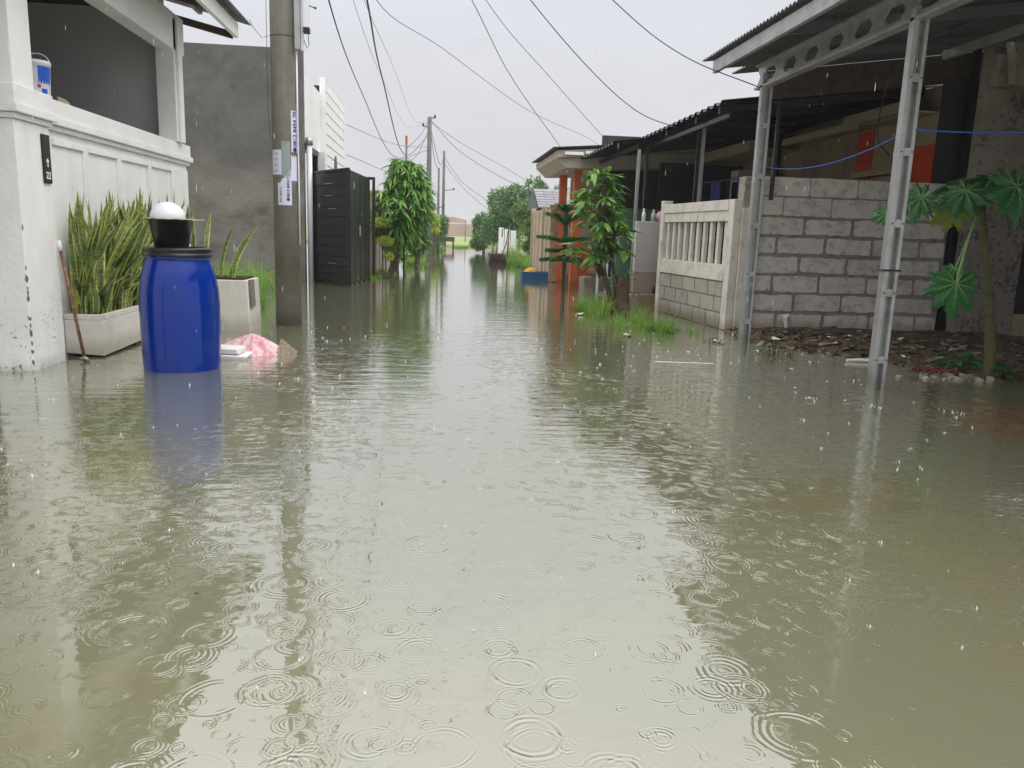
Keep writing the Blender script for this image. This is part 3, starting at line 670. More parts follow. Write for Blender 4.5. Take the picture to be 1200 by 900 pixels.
# ------------------------------------------------------------------ dark cement house, white house, black gate
Hc = thing('cement_house', 'windowless house wall of bare dark cement behind the pole', 'house', (-5.6, 17, -.4))
m = MB(); m.box(-9.5, -2.6, 16.4, 16.56, -.4, 4.46); m.box(-9.5, -9.34, 16.562, 22, -.4, 4.46); m.build('wall', M['cement'], Hc, bevel=.01)
MB().tube([(-2.53, 16.62, -.3), (-2.53, 16.62, 2.72)], .055, 14).build('downpipe', M['whitepl'], Hc, smooth=True)
MB().tube([(-2.53, 16.62, 2.70), (-2.53, 16.62, 2.84)], .075, 14).build('pipe_collar', M['galv'], Hc, smooth=True)
Hw = thing('white_house', 'tall white house with slanting grooves beyond the dark cement wall', 'house', (-3.2, 20.5, -.4))
m = MB(); m.box(-6, -2.62, 16.57, 18.95, 2.74, 4.05); m.box(-6, -5.8, 16.6, 24, -.4, 2.738); m.build('gable_wall', M['white2'], Hw, bevel=.01)
MB().box(-2.64, -2.52, 18.96, 19.1, 2.0, 4.40).build('edge_pier', M['white2'], Hw)
ma = MB(); z0s = [2.3 + .235 * k for k in range(10)]
for k, z in enumerate(z0s):   # planks with recessed dark joints
    za = z; zb_ = z + .205
    top = 4.42 if k == 9 else zb_
    f = MB().hexa([(-2.60, 19.12, za), (-2.55, 19.12, za), (-2.55, 23.2, za), (-2.60, 23.2, za), (-2.60, 19.12, top), (-2.55, 19.12, top), (-2.55, 23.2, top), (-2.60, 23.2, top)])
    f.build('groove_board', M['white2'], Hw)
MB().box(-2.9, -2.621, 19.1, 23.2, -.4, 4.25).build('wall', M['black'], Hw)
m = MB(); pts = [(21.0 + .24 * math.cos(a), 2.52 + .36 * math.sin(a)) for a in [PI * k / 10 for k in range(11)]]; m.prism(pts + [(20.76, 2.0), (21.24, 2.0)], -2.60, -2.53, 'x'); m.build('arched_window', M['black'], Hw)
BX('gate_pier', M['white2'], Hw, -2.62, -2.45, 18.4, 18.7, -.4, 2.74)
BX('opening_frame', M['black'], Hw, -2.66, -2.6, 16.7, 18.4, 2.62, 2.74)
BX('opening_shade', M['dark'], Hw, -3.0, -2.95, 16.7, 18.6, -.3, 2.7)  # dark panel standing in for the shade inside the gate opening
G = thing('black_gate', 'tall black board gate folded open in front of the white house', 'gate', (-2.1, 16.1, 0))
a = Vector((-2.56, 16.85)); b = Vector((-1.63, 15.3)); dn = (b - a).normalized(); nn = Vector((dn.y, -dn.x)) * -1
def plank(p, q, z0, z1, th, name, mat, parent, off=0.0):
    n = Vector((q - p).normalized().yx); n = Vector((-(q - p).normalized().y, (q - p).normalized().x)) * th
    o_ = n / th * off
    pts = [(p.x + o_.x, p.y + o_.y), (q.x + o_.x, q.y + o_.y), (q.x + n.x + o_.x, q.y + n.y + o_.y), (p.x + n.x + o_.x, p.y + n.y + o_.y)]
    return MB().prism(pts, z0, z1, 'z').build(name, mat, parent, bevel=.004)
zs = [0.04, .2, .36, .55, .74, .93, 1.12, 1.31, 1.50, 1.69, 1.90, 2.14]
for i in range(len(zs) - 1):
    plank(a + dn * .05, b - dn * .05, zs[i] + .006, zs[i + 1] - .006, .03, 'board', M['blackgloss'], G, off=jit(.004))
plank(a, b, -.02, 2.17, .02, 'backing_sheet', M['black'], G, off=.035)
for p in (a, b - dn * .05): plank(p, p + dn * .05, -.05, 2.2, .05, 'frame_post', M['black'], G, off=-.01)
plank(a, b, 2.15, 2.2, .045, 'top_rail', M['black'], G, off=-.008)
for z, u in ((1.93, .42), (1.70, .42), (1.45, .5), (.4, .5)): plank(a + (b - a) * u, a + (b - a) * (u + .2), z, z + .012, .008, 'handle', M['galv'], G, off=-.012)
c_ = Vector((-1.44, 17.8)); b2 = b + Vector((.02, .02)); d2 = (c_ - b2).normalized(); L2 = (c_ - b2).length
for k in range(4): plank(b2 + d2 * (L2 * k / 4 + .02), b2 + d2 * (L2 * (k + 1) / 4 - .015), .02, 2.12, .03, 'board', M['blackgloss'], G, off=0)
plank(b2, c_, 2.12, 2.17, .04, 'top_rail', M['black'], G, off=-.004)
for k in range(5): plank(b2 + d2 * (L2 * k / 4 - (.02 if k else 0)), b2 + d2 * (L2 * k / 4 + .02), -.2, 2.14, .045, 'frame_post', M['black'], G, off=-.01)
plank(b2 + d2 * 1.0, b2 + d2 * 1.05, .95, 1.15, .03, 'handle', M['galv'], G, off=-.05)
Gp = thing('gate_post', 'slim black steel post with a short top arm beside the black gate', 'post', (-1.36, 18.1, 0))
m = MB(); m.box(-1.40, -1.34, 18.1, 18.16, -.3, 2.22); m.box(-1.62, -1.401, 18.1, 18.16, 2.16, 2.22); m.build('upright', M['black'], Gp)
BX('lock_box', M['black'], Gp, -1.34, -1.27, 18.08, 18.16, 1.5, 1.6)

# ------------------------------------------------------------------ RIGHT: steel carport in the foreground
random.seed(21)
A = thing('steel_carport', 'grey steel carport on battened posts, nearest on the right', 'carport', (3.45, 5.75, -.3))
RX0, RZ0, RX1, RZ1 = 2.90, 3.015, 8.4, 3.77
rz = lambda x: RZ0 + (x - RX0) * (RZ1 - RZ0) / (RX1 - RX0)
corrugated(RX0, RZ0 + .02, RX1, RZ1 + .02, .2, 8.95, nx=6, amp=.012).build('roof_sheet', M['zinc'], A)
corrugated(3.55, rz(3.55) - .01, 8.4, RZ1 - .01, 9.02, 9.78, nx=4, amp=.012).build('roof_sheet', M['zinc'], A)
BX('edge_channel', M['galv'], A, 2.955, 3.0, .3, 8.72, 2.87, 2.995, bevel=.002)
def channel_post(x, y, z0, z1, name='post'):
    """two channels tied by batten plates"""
    p = MB(); p.box(x - .06, x - .018, y - .032, y + .032, z0, z1); p.build(name, M['galv'], A, bevel=.004)
    m = MB(); m.box(x + .032, x + .06, y - .032, y + .032, z0, z1); m.box(x - .0175, x + .0315, y + .012, y + .028, z0, z1); m.build('post_channel', M['galv'], A, bevel=.003)
    z = z0 + .55; k = 0
    while z < z1 - .1:
        MB().box(x - .0178, x + .0318, y - .029, y + .0115, z, z + .06).build('batten_plate', M['galv'], A, bevel=.002)
        for bx_ in (-.038, .046): MB().tube([(x + bx_, y - .0322, z + .03), (x + bx_, y - .037, z + .03)], .006, 6).build('bolt', M['rust'], A)
        z += .52
channel_post(3.455, 5.75, -.35, 2.80); channel_post(3.455, 8.43, -.35, 2.84); channel_post(3.455, 3.0, -.35, 2.80); channel_post(3.455, .5, -.35, 2.80)
MB().tube([(3.455 + .068 * math.cos(a) / max(abs(math.cos(a)), abs(math.sin(a))) , 5.75 + .04 * math.sin(a) / max(abs(math.cos(a)), abs(math.sin(a))), .92) for a in [2 * PI * k / 16 for k in range(17)]], .008, 6).build('wire_tie', M['cable'], A)
# castellated beam with hexagonal holes
m = MB(); BY0, BY1 = .3, 8.62; X0, X1 = 3.43, 3.452
m.box(3.395, 3.49, BY0, BY1, 2.70, 2.722); m.box(3.395, 3.49, BY0, BY1, 2.93, 2.952)
m.box(X0, X1, BY0, BY1, 2.723, 2.765); m.box(X0, X1, BY0, BY1, 2.887, 2.929)
y = BY0
while y < BY1 - .05:
    e = min(y + .27, BY1)
    m.prism([(y, 2.7655), (e, 2.7655), (e - .06, 2.826), (e, 2.8865), (y, 2.8865), (y + .06, 2.826)], X0, X1, 'x'); y += .45
m.build('castellated_beam', M['galv'], A)
for y in (8.66, 7.2, 5.75, 4.3, 3.0, 1.6, .4):
    MB().hexa([(2.96, y, rz(2.96) - .115), (2.96, y + .045, rz(2.96) - .115), (8.3, y + .045, rz(8.3) - .115), (8.3, y, rz(8.3) - .115), (2.96, y, rz(2.96) - .02), (2.96, y + .045, rz(2.96) - .02), (8.3, y + .045, rz(8.3) - .02), (8.3, y, rz(8.3) - .02)]).build('rafter', M['zinc'], A)
for x in (4.3, 5.3, 6.3, 7.3): BX('purlin', M['zinc'], A, x, x + .04, .3, 8.93, rz(x) - .018, rz(x) - .001, bevel=0)
BX('inner_beam', M['galv'], A, 5.6, 5.66, .3, 8.8, rz(5.6) - .22, rz(5.6) - .13, bevel=.003)
# blue cords
def spline(pts, n=10):
    P = [Vector(p) for p in pts]; P = [P[0] * 2 - P[1]] + P + [P[-1] * 2 - P[-2]]; o = []
    for i in range(1, len(P) - 2):
        for k in range(n):
            t = k / n; o.append(.5 * ((2 * P[i]) + (-P[i - 1] + P[i + 1]) * t + (2 * P[i - 1] - 5 * P[i] + 4 * P[i + 1] - P[i + 2]) * t * t + (-P[i - 1] + 3 * P[i] - 3 * P[i + 1] + P[i + 2]) * t ** 3))
    return o + [P[-2]]
def sag(a, b, s, n=24):
    a, b = Vector(a), Vector(b); return [a.lerp(b, k / n) - Vector((0, 0, s * 4 * (k / n) * (1 - k / n))) for k in range(n + 1)]
o = MB().tube(sag((3.52, 8.40, 1.89), (3.40, 5.78, 1.90), .10), .005, 6).build('clothesline', M['bluecord'], smooth=True); tag(o, 'sagging blue cord tied between the two carport posts', 'cord')
o = MB().tube(sag((3.50, 5.72, 1.95), (5.1, 5.6, 2.06), .045), .006, 6).build('clothesline', M['bluecord'], smooth=True); tag(o, 'blue cord running from the nearest carport post out of frame right', 'cord')
o = MB().tube(spline([(4.9, 8.62, 2.9), (4.55, 8.1, 2.25), (4.72, 8.1, 2.02)]), .007, 6).build('cable', M['cable'], smooth=True); tag(o, 'short black cable hanging from the carport roof behind the near post', 'cable')

# block wall: mortar core with raised, rough-edged blocks
Bw = thing('block_wall', 'unplastered grey block wall with smeared mortar under the steel carport', 'wall', (5.1, 9.5, 0))
BX('mortar_core', M['mortar'], Bw, 3.93, 6.42, 9.50, 9.60, .0, 1.885, bevel=0)
def rough_block(w, h, d, seed, jx=.008, chip=.0):
    """front outline nibbled by smeared mortar"""
    r = random.Random(seed); P = []
    def edge(x0, z0, x1, z1, n):
        for k in range(n):
            t = (k + r.random() * .3) / n; q = jx if 0 < k else jx * .6
            P.append((x0 + (x1 - x0) * t + r.uniform(-q, q * .3) * (1 if z0 != z1 else 0), z0 + (z1 - z0) * t + r.uniform(-q, q) * (1 if z0 == z1 else 0)))
    w2, h2 = w / 2, h / 2; edge(-w2, -h2, w2, -h2, 9); edge(w2, -h2, w2, h2, 4); edge(w2, h2, -w2, h2, 9); edge(-w2, h2, -w2, -h2, 4)
    n = len(P); m = MB()
    vs = [(x, d, z) for x, z in P] + [(x * .985, 0, z * .96) for x, z in P]
    m.add(vs, [tuple(n + i for i in range(n))] + [(i, (i + 1) % n, n + (i + 1) % n, n + i) for i in range(n)]); return m
ch = .2355
random.seed(5)
for c in range(8):
    z = .005 + c * ch; x = 3.935; wl = .62; off = 0 if c == 7 else (.32 if c % 2 == 0 else .62)
    first = {7: .62, 6: .30, 5: .60, 4: .27, 3: .58, 2: .25, 1: .56, 0: .34}[c]
    k = 0
    while x < 6.40:
        w = first if k == 0 else wl; w = min(w, 6.42 - x)
        if w < .1: break
        g_ = .008 if c >= 6 else random.uniform(.02, .05)
        gh = .010 if c >= 6 else random.uniform(.028, .05)
        me = rough_block(w - g_, ch - gh, .03, c * 50 + k, .003 if c >= 6 else .010).mesh('block', M['aac'])
        inst('block', me, Bw, Matrix.Translation((x + w / 2, 9.486 + jit(.003), z + ch / 2 + jit(.004))))
        x += w; k += 1
BX('plastered_column', M['mortar'], Bw, 3.70, 3.925, 9.42, 9.62, -.3, 1.87, bevel=.012)
BX('footing_beam', M['wood'], Bw, 3.7, 6.75, 9.3, 9.40, -.06, .0, bevel=.004)
BX('dark_steel_post', M['black'], Bw, 6.425, 6.50, 9.43, 9.5, -.05, 3.5, bevel=.003)
BX('dark_steel_post', M['black'], Bw, 4.02, 4.06, 9.40, 9.44, 1.6, 2.75, bevel=.002)
o = MB().add([(4.34, 9.47, .20), (4.44, 9.46, .23), (4.41, 9.44, .14), (4.435, 9.43, .06), (4.40, 9.44, .0), (4.37, 9.46, .12), (4.385, 9.42, .17), (4.40, 9.41, .08)], [(0, 6, 5), (0, 1, 6), (1, 2, 6), (6, 2, 7), (5, 6, 7), (7, 2, 3), (7, 3, 4), (5, 7, 4)]).build('torn_sheet', M['white_scrap']); tag(o, 'torn pale plastic strip stuck at the foot of the block wall', 'scrap')

# house of the foreground carport: mouldy end wall and doorway
Ha = thing('mouldy_house', 'grey mouldy house wall behind the papaya tree, far right', 'house', (7.2, 9.3, 0))
m = MB(); m.box(6.50, 7.25, 9.22, 9.4, -.1, 3.45); m.box(7.252, 8.6, 9.22, 9.4, 2.35, 3.55); m.build('wall', M['mould'], Ha, bevel=.006)
BX('doorway_back', M['dark'], Ha, 7.252, 8.6, 9.5, 9.55, -.1, 2.34)
BX('door_sill', M['cream'], Ha, 7.254, 8.4, 9.1, 9.38, -.1, .30, bevel=.01)
BX('plaster_beam', M['mould'], Ha, 6.5, 8.6, 9.1, 9.215, 2.98, 3.34, bevel=.01)
BX('side_wall', M['mould'], Ha, 8.4, 8.55, 3.5, 9.2, -.3, 3.72)  # unseen wall, added to keep the carport interior dark
o = MB().hexa([(6.60, 8.9, 2.98), (6.76, 8.9, 2.94), (6.78, 9.05, 2.94), (6.62, 9.05, 2.98), (6.50, 8.9, 3.46), (6.64, 8.9, 3.5), (6.66, 9.05, 3.5), (6.52, 9.05, 3.46)]).build('leaning_board', M['mould'], bevel=.004); tag(o, 'pale board fixed at a slant under the carport roof, top right', 'board')

# ------------------------------------------------------------------ neighbour: precast baluster fence
F = thing('precast_fence', 'cream precast fence with square balusters over a low block base', 'fence', (3.6, 10.6, -.3))
fa = Vector((3.66, 9.62)); fb = Vector((3.50, 11.85))
def fpt(u, off=0.0):
    d = (fb - fa); n = Vector((-d.y, d.x)).normalized(); q = fa + d * u + n * off; return q
def fbox(u0, u1, o0, o1, z0, z1): 
    return MB().prism([tuple(fpt(u0, o1)), tuple(fpt(u0, o0)), tuple(fpt(u1, o0)), tuple(fpt(u1, o1))], z0, z1, 'z')
FL = (fb - fa).length
for u0, u1, zt in ((-.075, -.005, 1.60), (1.005, 1.065, 1.66)):
    fbox(u0, u1, -.07, .07, -.4, zt).build('post', M['fence'], F, bevel=.008, fix=True)
MB().prism([(3.70, 9.40), (3.80, 9.40), (3.80, 9.44), (3.70, 9.44)], -.3, 1.5, 'z').build('post', M['fence'], F, bevel=.005)
fbox(0, 1, -.05, .05, -.4, .595).build('base_mortar', M['mortar'], F, fix=True)
for r_ in range(3):
    n = 5; off = .5 if r_ == 1 else 0
    for k in range(n + (1 if off else 0)):
        u0 = max(0, (k - off) / n) + .006; u1 = min(1, (k + 1 - off) / n) - .006
        if u1 - u0 < .03: continue
        fbox(u0, u1, .0505, .062 + jit(.002), .01 + r_ * .197, .190 + r_ * .197).build('block', M['fblock'], F, bevel=.004, fix=True)
for z0, z1, ex, nm in ((.60, .69, .075, 'sill_rail'), (.692, .80, .06, 'sill_rail'), (1.34, 1.47, .055, 'top_rail'), (1.472, 1.60, .07, 'cap_rail')):
    for k in range(3): fbox(k / 3 + .001, (k + 1) / 3 - .001, -ex, ex + jit(.002), z0, z1).build(nm, M['fence'], F, bevel=.005, fix=True)
nb = 10
for k in range(nb):
    u = (k + .5) / nb; w = .017
    fbox(u - w, u + w, -.02, .03, .802, 1.338).build('baluster', M['fence'], F, bevel=.006, fix=True)
# wooden lattice behind the balusters
La = thing('lattice_screen', 'dark red-brown lattice screen seen between the fence balusters', 'screen', (3.8, 10.7, .6))
m = MB()
for k in range(26):
    u = k / 26
    for s_ in (1, -1):
        p0 = fpt(u, -.45); p1 = fpt(min(1, max(0, u + s_ * .10)), -.45)
        m.bar((p0.x, p0.y, .7), (p1.x, p1.y, 1.45), .02, .02)
m.build('slats', M['rust'], La)
m = MB()
for k in range(60):
    u = random.random(); p0 = fpt(u, -.40); z = random.uniform(.75, 1.4); r_ = random.uniform(.02, .05); m.tube([(p0.x, p0.y, z - r_), (p0.x, p0.y, z), (p0.x, p0.y, z + r_)], [r_ * .5, r_, r_ * .4], 5)
m.build('hanging_pods', M['rust'], La, kind='stuff')

# ------------------------------------------------------------------ neighbour house with black roof
Hb = thing('orange_house', 'cream and orange house under a black sheet carport roof, right side', 'house', (6.2, 13, -.3))
corrugated(3.48, 2.77, 7.4, 3.30, 9.80, 13.9, pitch=.25, amp=.022, nx=4, sub=10, trap=True).build('roof_sheet', M['blackroof'], Hb)
corrugated(2.90, 2.63, 7.0, 3.16, 13.2, 17.3, pitch=.25, amp=.022, nx=4, sub=10, trap=True).build('roof_sheet', M['blackroof'], Hb)
zb = lambda x: 2.77 + (x - 3.48) * .1352
for y in (10.0, 10.9, 12.3, 13.6): MB().hexa([(3.52, y, zb(3.52) - .12), (3.52, y + .05, zb(3.52) - .12), (6.2, y + .05, zb(6.2) - .12), (6.2, y, zb(6.2) - .12), (3.52, y, zb(3.52) - .03), (3.52, y + .05, zb(3.52) - .03), (6.2, y + .05, zb(6.2) - .03), (6.2, y, zb(6.2) - .03)]).build('rafter', M['black'], Hb)
BX('eave_beam', M['black'], Hb, 3.60, 3.65, 9.85, 13.8, 2.60, 2.66, bevel=.002); BX('eave_beam', M['black'], Hb, 3.28, 3.33, 13.25, 17.2, 2.54, 2.61, bevel=.002)
for x, y, z, mt in ((3.36, 13.3, 2.54, 'galv'), (3.50, 13.3, 2.6, 'black'), (3.92, 11.95, 2.75, 'black'), (3.99, 11.95, 2.75, 'galv'), (3.36, 16.6, 2.5, 'galv')):
    BX('post', M[mt], Hb, x - .025, x + .025, y - .025, y + .025, -.3, z, bevel=.002)
fx = 6.22
BX('facade', M['cream'], Hb, fx, fx + .15, 9.62, 17, -.3, 3.08, bevel=0)
for y0, y1, z0, z1, mt in ((9.62, 10.12, -.2, 2.38, 'orange'), (11.12, 11.52, -.2, 2.72, 'orange'), (11.53, 13.3, -.2, 2.72, 'brownwall'), (13.42, 16.9, -.2, 1.95, 'orange')):
    BX('painted_panel', M[mt], Hb, fx - .02, fx - .002, y0, y1, z0, z1, bevel=0)
BX('eave_board', M['cream'], Hb, fx - .40, fx - .30, 9.64, 11.3, 2.76, 2.90, bevel=.004)
BX('eave_board', M['cream'], Hb, fx - .42, fx - .32, 11.0, 13.3, 2.70, 2.80, bevel=.004)
BX('eave_soffit', M['cream'], Hb, fx - .30, fx - .001, 9.64, 13.3, 2.74, 2.76, bevel=0)
BX('eave_board', M['cream'], Hb, fx - .9, fx - .8, 13.5, 17.2, 2.62, 2.80, bevel=.004)
BX('eave_soffit', M['cream'], Hb, fx - .8, fx - .001, 13.5, 17.2, 2.66, 2.68, bevel=0)
BX('window_ledge', M['cream'], Hb, fx - .15, fx - .021, 10.1, 11.4, 2.06, 2.14, bevel=.003)
BX('window', M['black'], Hb, fx - .02, fx - .004, 10.14, 11.1, 1.2, 1.98, bevel=0)
BX('post', M['black'], Hb, fx - .45, fx - .39, 13.32, 13.38, -.2, 2.9)
m = MB(); xa = 4.0
while xa < 7.4: xb = xa + .2; m.hexa([(xa, 9.785, zb(xa) - .03), (xb, 9.785, zb(xb) - .03), (xb, 9.80, zb(xb) - .03), (xa, 9.80, zb(xa) - .03), (xa, 9.785, rz(xa) - .02), (xb, 9.785, rz(xb) - .02), (xb, 9.80, rz(xb) - .02), (xa, 9.80, rz(xa) - .02)]); xa = xb
m.build('gable_sheet', M['wood'], Hb)
BX('roof_closure', M['black'], Hb, fx - .38, fx - .36, 9.82, 13.35, 2.905, 3.09, bevel=0); BX('roof_closure', M['black'], Hb, fx - .85, fx - .83, 13.45, 17.2, 2.805, 3.05, bevel=0)
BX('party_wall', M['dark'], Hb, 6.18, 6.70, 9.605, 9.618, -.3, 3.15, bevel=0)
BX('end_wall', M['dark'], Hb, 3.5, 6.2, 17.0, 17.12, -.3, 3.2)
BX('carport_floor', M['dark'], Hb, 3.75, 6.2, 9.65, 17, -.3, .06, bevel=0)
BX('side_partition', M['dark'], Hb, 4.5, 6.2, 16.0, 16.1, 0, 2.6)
# air-conditioner box
Ac = thing('air_conditioner', 'boxy pale air conditioner unit hung under the black roof', 'air conditioner', (5.4, 14.2, 1.9))
BX('case', M['greywall'], Ac, 5.35, 6.15, 14.0, 14.35, 1.82, 2.35, bevel=.02)
BX('bracket', M['cream'], Ac, 5.3, 6.2, 14.05, 14.3, 1.72, 1.815)
MB().lathe((0, 0, 0), [(0, 0), (.2, 0), (.2, .02), (0, .02)], 24).xf(Matrix.Translation((5.7, 13.985, 2.08)) @ Matrix.Rotation(PI / 2, 4, 'X')).build('fan_grille', M['black'], Ac)
Cl = thing('hanging_clothes', 'dark blue clothes hanging on a bar under the black roof', 'clothes', (5.0, 13.4, 2.2))
for k in range(4):
    x = 4.75 + k * .17
    m = MB(); vs = []
    for i in range(7):
        z = 2.10 - i * .13; w = .10 + .02 * i
        for j in range(9): u = j / 8 * 2 - 1; vs.append((x + .03 * math.sin(5 * u + i * .6 + k), 13.4 + u * w * 1.4, z - .03 * abs(u)))
    m.add(vs, [(i * 9 + j, i * 9 + j + 1, (i + 1) * 9 + j + 1, (i + 1) * 9 + j) for i in range(6) for j in range(8)]); o = m.build('shirt', M['dark'] if k % 2 else M['ink'], Cl, smooth=True)
MB().tube([(4.55, 13.4, 2.06), (5.5, 13.4, 2.2), (6.2, 13.4, 2.2)], .012, 8).build('rail', M['galv'], Cl)
# low grey wall with bottles
Lw = thing('low_wall', 'pale grey waist-high wall with pinkish foot band behind the mango tree', 'wall', (3.5, 12.5, 0))
BX('wall', M['greywall'], Lw, 3.19, 4.5, 12.5, 12.62, .55, 1.36, bevel=.01)
BX('foot_band', M['pinktile'], Lw, 3.19, 4.5, 12.495, 12.62, .22, .548, bevel=.004)
for k in range(4): BX('tile', M['tile'], Lw, 3.22 + k * .2, 3.41 + k * .2, 12.30, 12.45, -.05, .21, bevel=.004)
BX('step', M['pinktile'], Lw, 3.1, 4.5, 12.31, 12.6, -.3, .2, bevel=.004)
for (x, h, r_, lab) in ((3.31, .20, .032, 'clear plastic bottle standing on the pale grey wall'), (3.47, .19, .04, 'dark grey bottle beside the pink object on the pale grey wall')):
    o = MB().lathe((x, 12.56, 1.361), [(0, 0), (r_, 0), (r_, h * .6), (r_ * .4, h * .8), (r_ * .4, h), (0, h)], 14).build('bottle', M['whitepl'] if x < 3.4 else M['greywall'], smooth=True); tag(o, lab, 'bottle')
bm = bmesh.new(); bmesh.ops.create_icosphere(bm, subdivisions=3, radius=.09)
for v in bm.verts: v.co = Vector((v.co.x, v.co.y * .7, v.co.z)) * (1 + .12 * noise.noise(v.co * 14)) + Vector((3.60, 12.56, 1.44))
me = bpy.data.meshes.new('pink_bundle'); bm.to_mesh(me); bm.free(); me.materials.append(M['bag']); o = link('cloth_bundle', me); tag(o, 'small pinkish round bundle on the pale grey wall', 'bundle')
bm = bmesh.new(); bmesh.ops.create_icosphere(bm, subdivisions=2, radius=.1)
for v in bm.verts: v.co = Vector((v.co.x * .8, v.co.y * .8, v.co.z * (1.3 if v.co.z > 0 else .55))) * (1 + .2 * noise.noise(v.co * 12)) + Vector((3.56, 12.40, .26))
me = bpy.data.meshes.new('black_bag'); bm.to_mesh(me); bm.free(); me.materials.append(M['blackpl']); o = link('black_bag', me); tag(o, 'small black bag on the step below the pale grey wall', 'bag')
Gr = thing('green_cabinet', 'dull green metal cabinet behind the mango tree', 'cabinet', (3.6, 14.6, 0))
BX('body', M['green'], Gr, 3.35, 4.2, 14.5, 14.9, -.2, 1.62, bevel=.01); BX('door', M['green'], Gr, 3.40, 3.76, 14.47, 14.498, .1, 1.55, bevel=.006); BX('door', M['green'], Gr, 3.79, 4.15, 14.47, 14.498, .1, 1.55, bevel=.006)
Rp = thing('ramp', 'sloping wet concrete ramp rising out of the water beside the mango tree', 'ramp', (3.4, 14.3, 0))
MB().hexa([(2.85, 13.6, -.2), (4.2, 13.6, -.2), (4.2, 15.3, -.2), (2.95, 15.3, -.2), (2.95, 13.6, -.02), (4.2, 13.6, .18), (4.2, 15.3, .2), (3.05, 15.3, -.01)]).build('slab', M['tile'], Rp, bevel=.01)
Cb = thing('concrete_planter', 'dark mossy concrete trough beside the orange wall', 'trough', (3.5, 16, 0))
m = MB(); m.box(3.0, 4.0, 15.7, 16.3, -.2, .28); m.build('trough', M['mortar'], Cb, bevel=.03)
for x, y in ((3.16, 15.2), (3.32, 15.1)):
    o = BX('white_pipe', M['whitepl'], None, x - .02, x + .02, y - .02, y + .02, -.2, .78); tag(o, 'white upright pipe behind the mango trunk' if x < 3.2 else 'white upright pipe just right of its twin behind the mango trunk', 'pipe')

# ------------------------------------------------------------------ house with orange pillars
Hd = thing('pillar_house', 'house with two orange pillars under a beige flat canopy', 'house', (3.6, 18, -.3))
MB().hexa([(2.42, 16.1, 2.62), (6.5, 16.1, 2.95), (6.5, 19.5, 2.95), (2.42, 19.5, 2.62), (2.40, 16.1, 2.76), (6.5, 16.1, 3.1), (6.5, 19.5, 3.1), (2.40, 19.5, 2.76)]).build('canopy_fascia', M['soffit'], Hd, bevel=.006)
corrugated(2.30, 2.80, 6.5, 3.14, 16.0, 19.55, nx=2).build('roof_sheet', M['rooftop'], Hd)
MB().hexa([(2.62, 16.2, 2.44), (6.5, 16.2, 2.6), (6.5, 19.4, 2.6), (2.62, 19.4, 2.44), (2.43, 16.2, 2.615), (6.5, 16.2, 2.93), (6.5, 19.4, 2.93), (2.43, 19.4, 2.615)]).build('soffit', M['soffit'], Hd)
for k in range(3): MB().box(2.55 + k * .42, 2.93 + k * .42, 16.04, 16.09, 2.68 + k * .03, 2.74 + k * .03).build('gable_strip', M['white2'], Hd)
for x, y in ((2.93, 18.5), (2.98, 16.9)): BX('pillar', M['orangep'], Hd, x - .085, x + .085, y - .085, y + .085, -.3, 2.5, bevel=.008)
BX('low_orange_wall', M['orangep'], Hd, 3.14, 3.48, 17.3, 17.46, -.3, .98, bevel=.01)
for k in range(5):
    BX('wall_band', M['beigefence'] if k % 2 else M['brownpanel'], Hd, 3.02, 4.2, 18.0, 18.05, .2 + k * .27, .46 + k * .27, bevel=.006)
BX('back_wall', M['cream'], Hd, 3.3, 6.4, 19.6, 19.75, -.3, 2.5)
MB().lathe((0, 0, 0), [(.06, 0), (.11, .02), (.16, .1), (.10, .2), (.03, .23)], 12).xf(Matrix.Translation((3.22, 15.8, .3))).build('clay_pot', M['brownpanel'], Cb, smooth=True)
Fg = thing('panel_gate', 'beige board gate with vertical ribs standing before the orange pillars', 'gate', (2.8, 20, -.3))
ya, yb = 18.6, 22.9
nP = 11
for k in range(nP):
    y0 = ya + (yb - ya) * k / nP; y1 = ya + (yb - ya) * (k + 1) / nP
    BX('board', M['beigefence'], Fg, 2.80 + (.03 if k % 2 else 0), 2.86, y0 + .015, y1 - .015, -.3, 1.74 + jit(.01), bevel=.005)
for y in (ya - .05, 20.6, yb + .05): BX('gate_post', M['beigefence'], Fg, 2.75, 2.88, y - .05, y + .05, -.3, 1.82, bevel=.008)
BX('middle_rail', M['beigefence'], Fg, 2.862, 2.9, ya, yb, .95, 1.06)
for k in range(6): BX('slat', M['brownpanel'], Fg, 2.66 + .001, 3.0, 18.42, 18.46, .02 + k * .28, .28 + k * .28, bevel=.005)
BX('slat_cap', M['beigefence'], Fg, 2.63, 3.05, 18.40, 18.48, 1.70, 1.78)
# blue crate with yellow cloth
Bc = thing('blue_crate', 'blue plastic crate floating by the beige gate', 'crate', (2.45, 19.3, 0))
m = MB(); m.box(2.14, 2.80, 19.3, 19.33, -.05, .19); m.box(2.14, 2.80, 19.7, 19.73, -.05, .19); m.box(2.14, 2.17, 19.331, 19.699, -.05, .19); m.box(2.77, 2.80, 19.331, 19.699, -.05, .19); m.box(2.171, 2.769, 19.331, 19.699, -.05, -.02)
m.build('tub', M['tarpblue'], Bc, bevel=.006); BX('middle_rib', M['tarpblue'], Bc, 2.45, 2.48, 19.28, 19.299, -.05, .19)
bm = bmesh.new(); bmesh.ops.create_icosphere(bm, subdivisions=3, radius=.16)
for v in bm.verts: v.co = Vector((v.co.x * 1.1, v.co.y, v.co.z * .9)) * (1 + .25 * noise.noise(v.co * 9)) + Vector((2.38, 19.5, .14))
me = bpy.data.meshes.new('yellow_cloth'); bm.to_mesh(me); bm.free(); me.materials.append(M['yellow']); o = link('yellow_cloth', me); tag(o, 'bundled yellow-orange cloth lying in the blue crate', 'cloth')
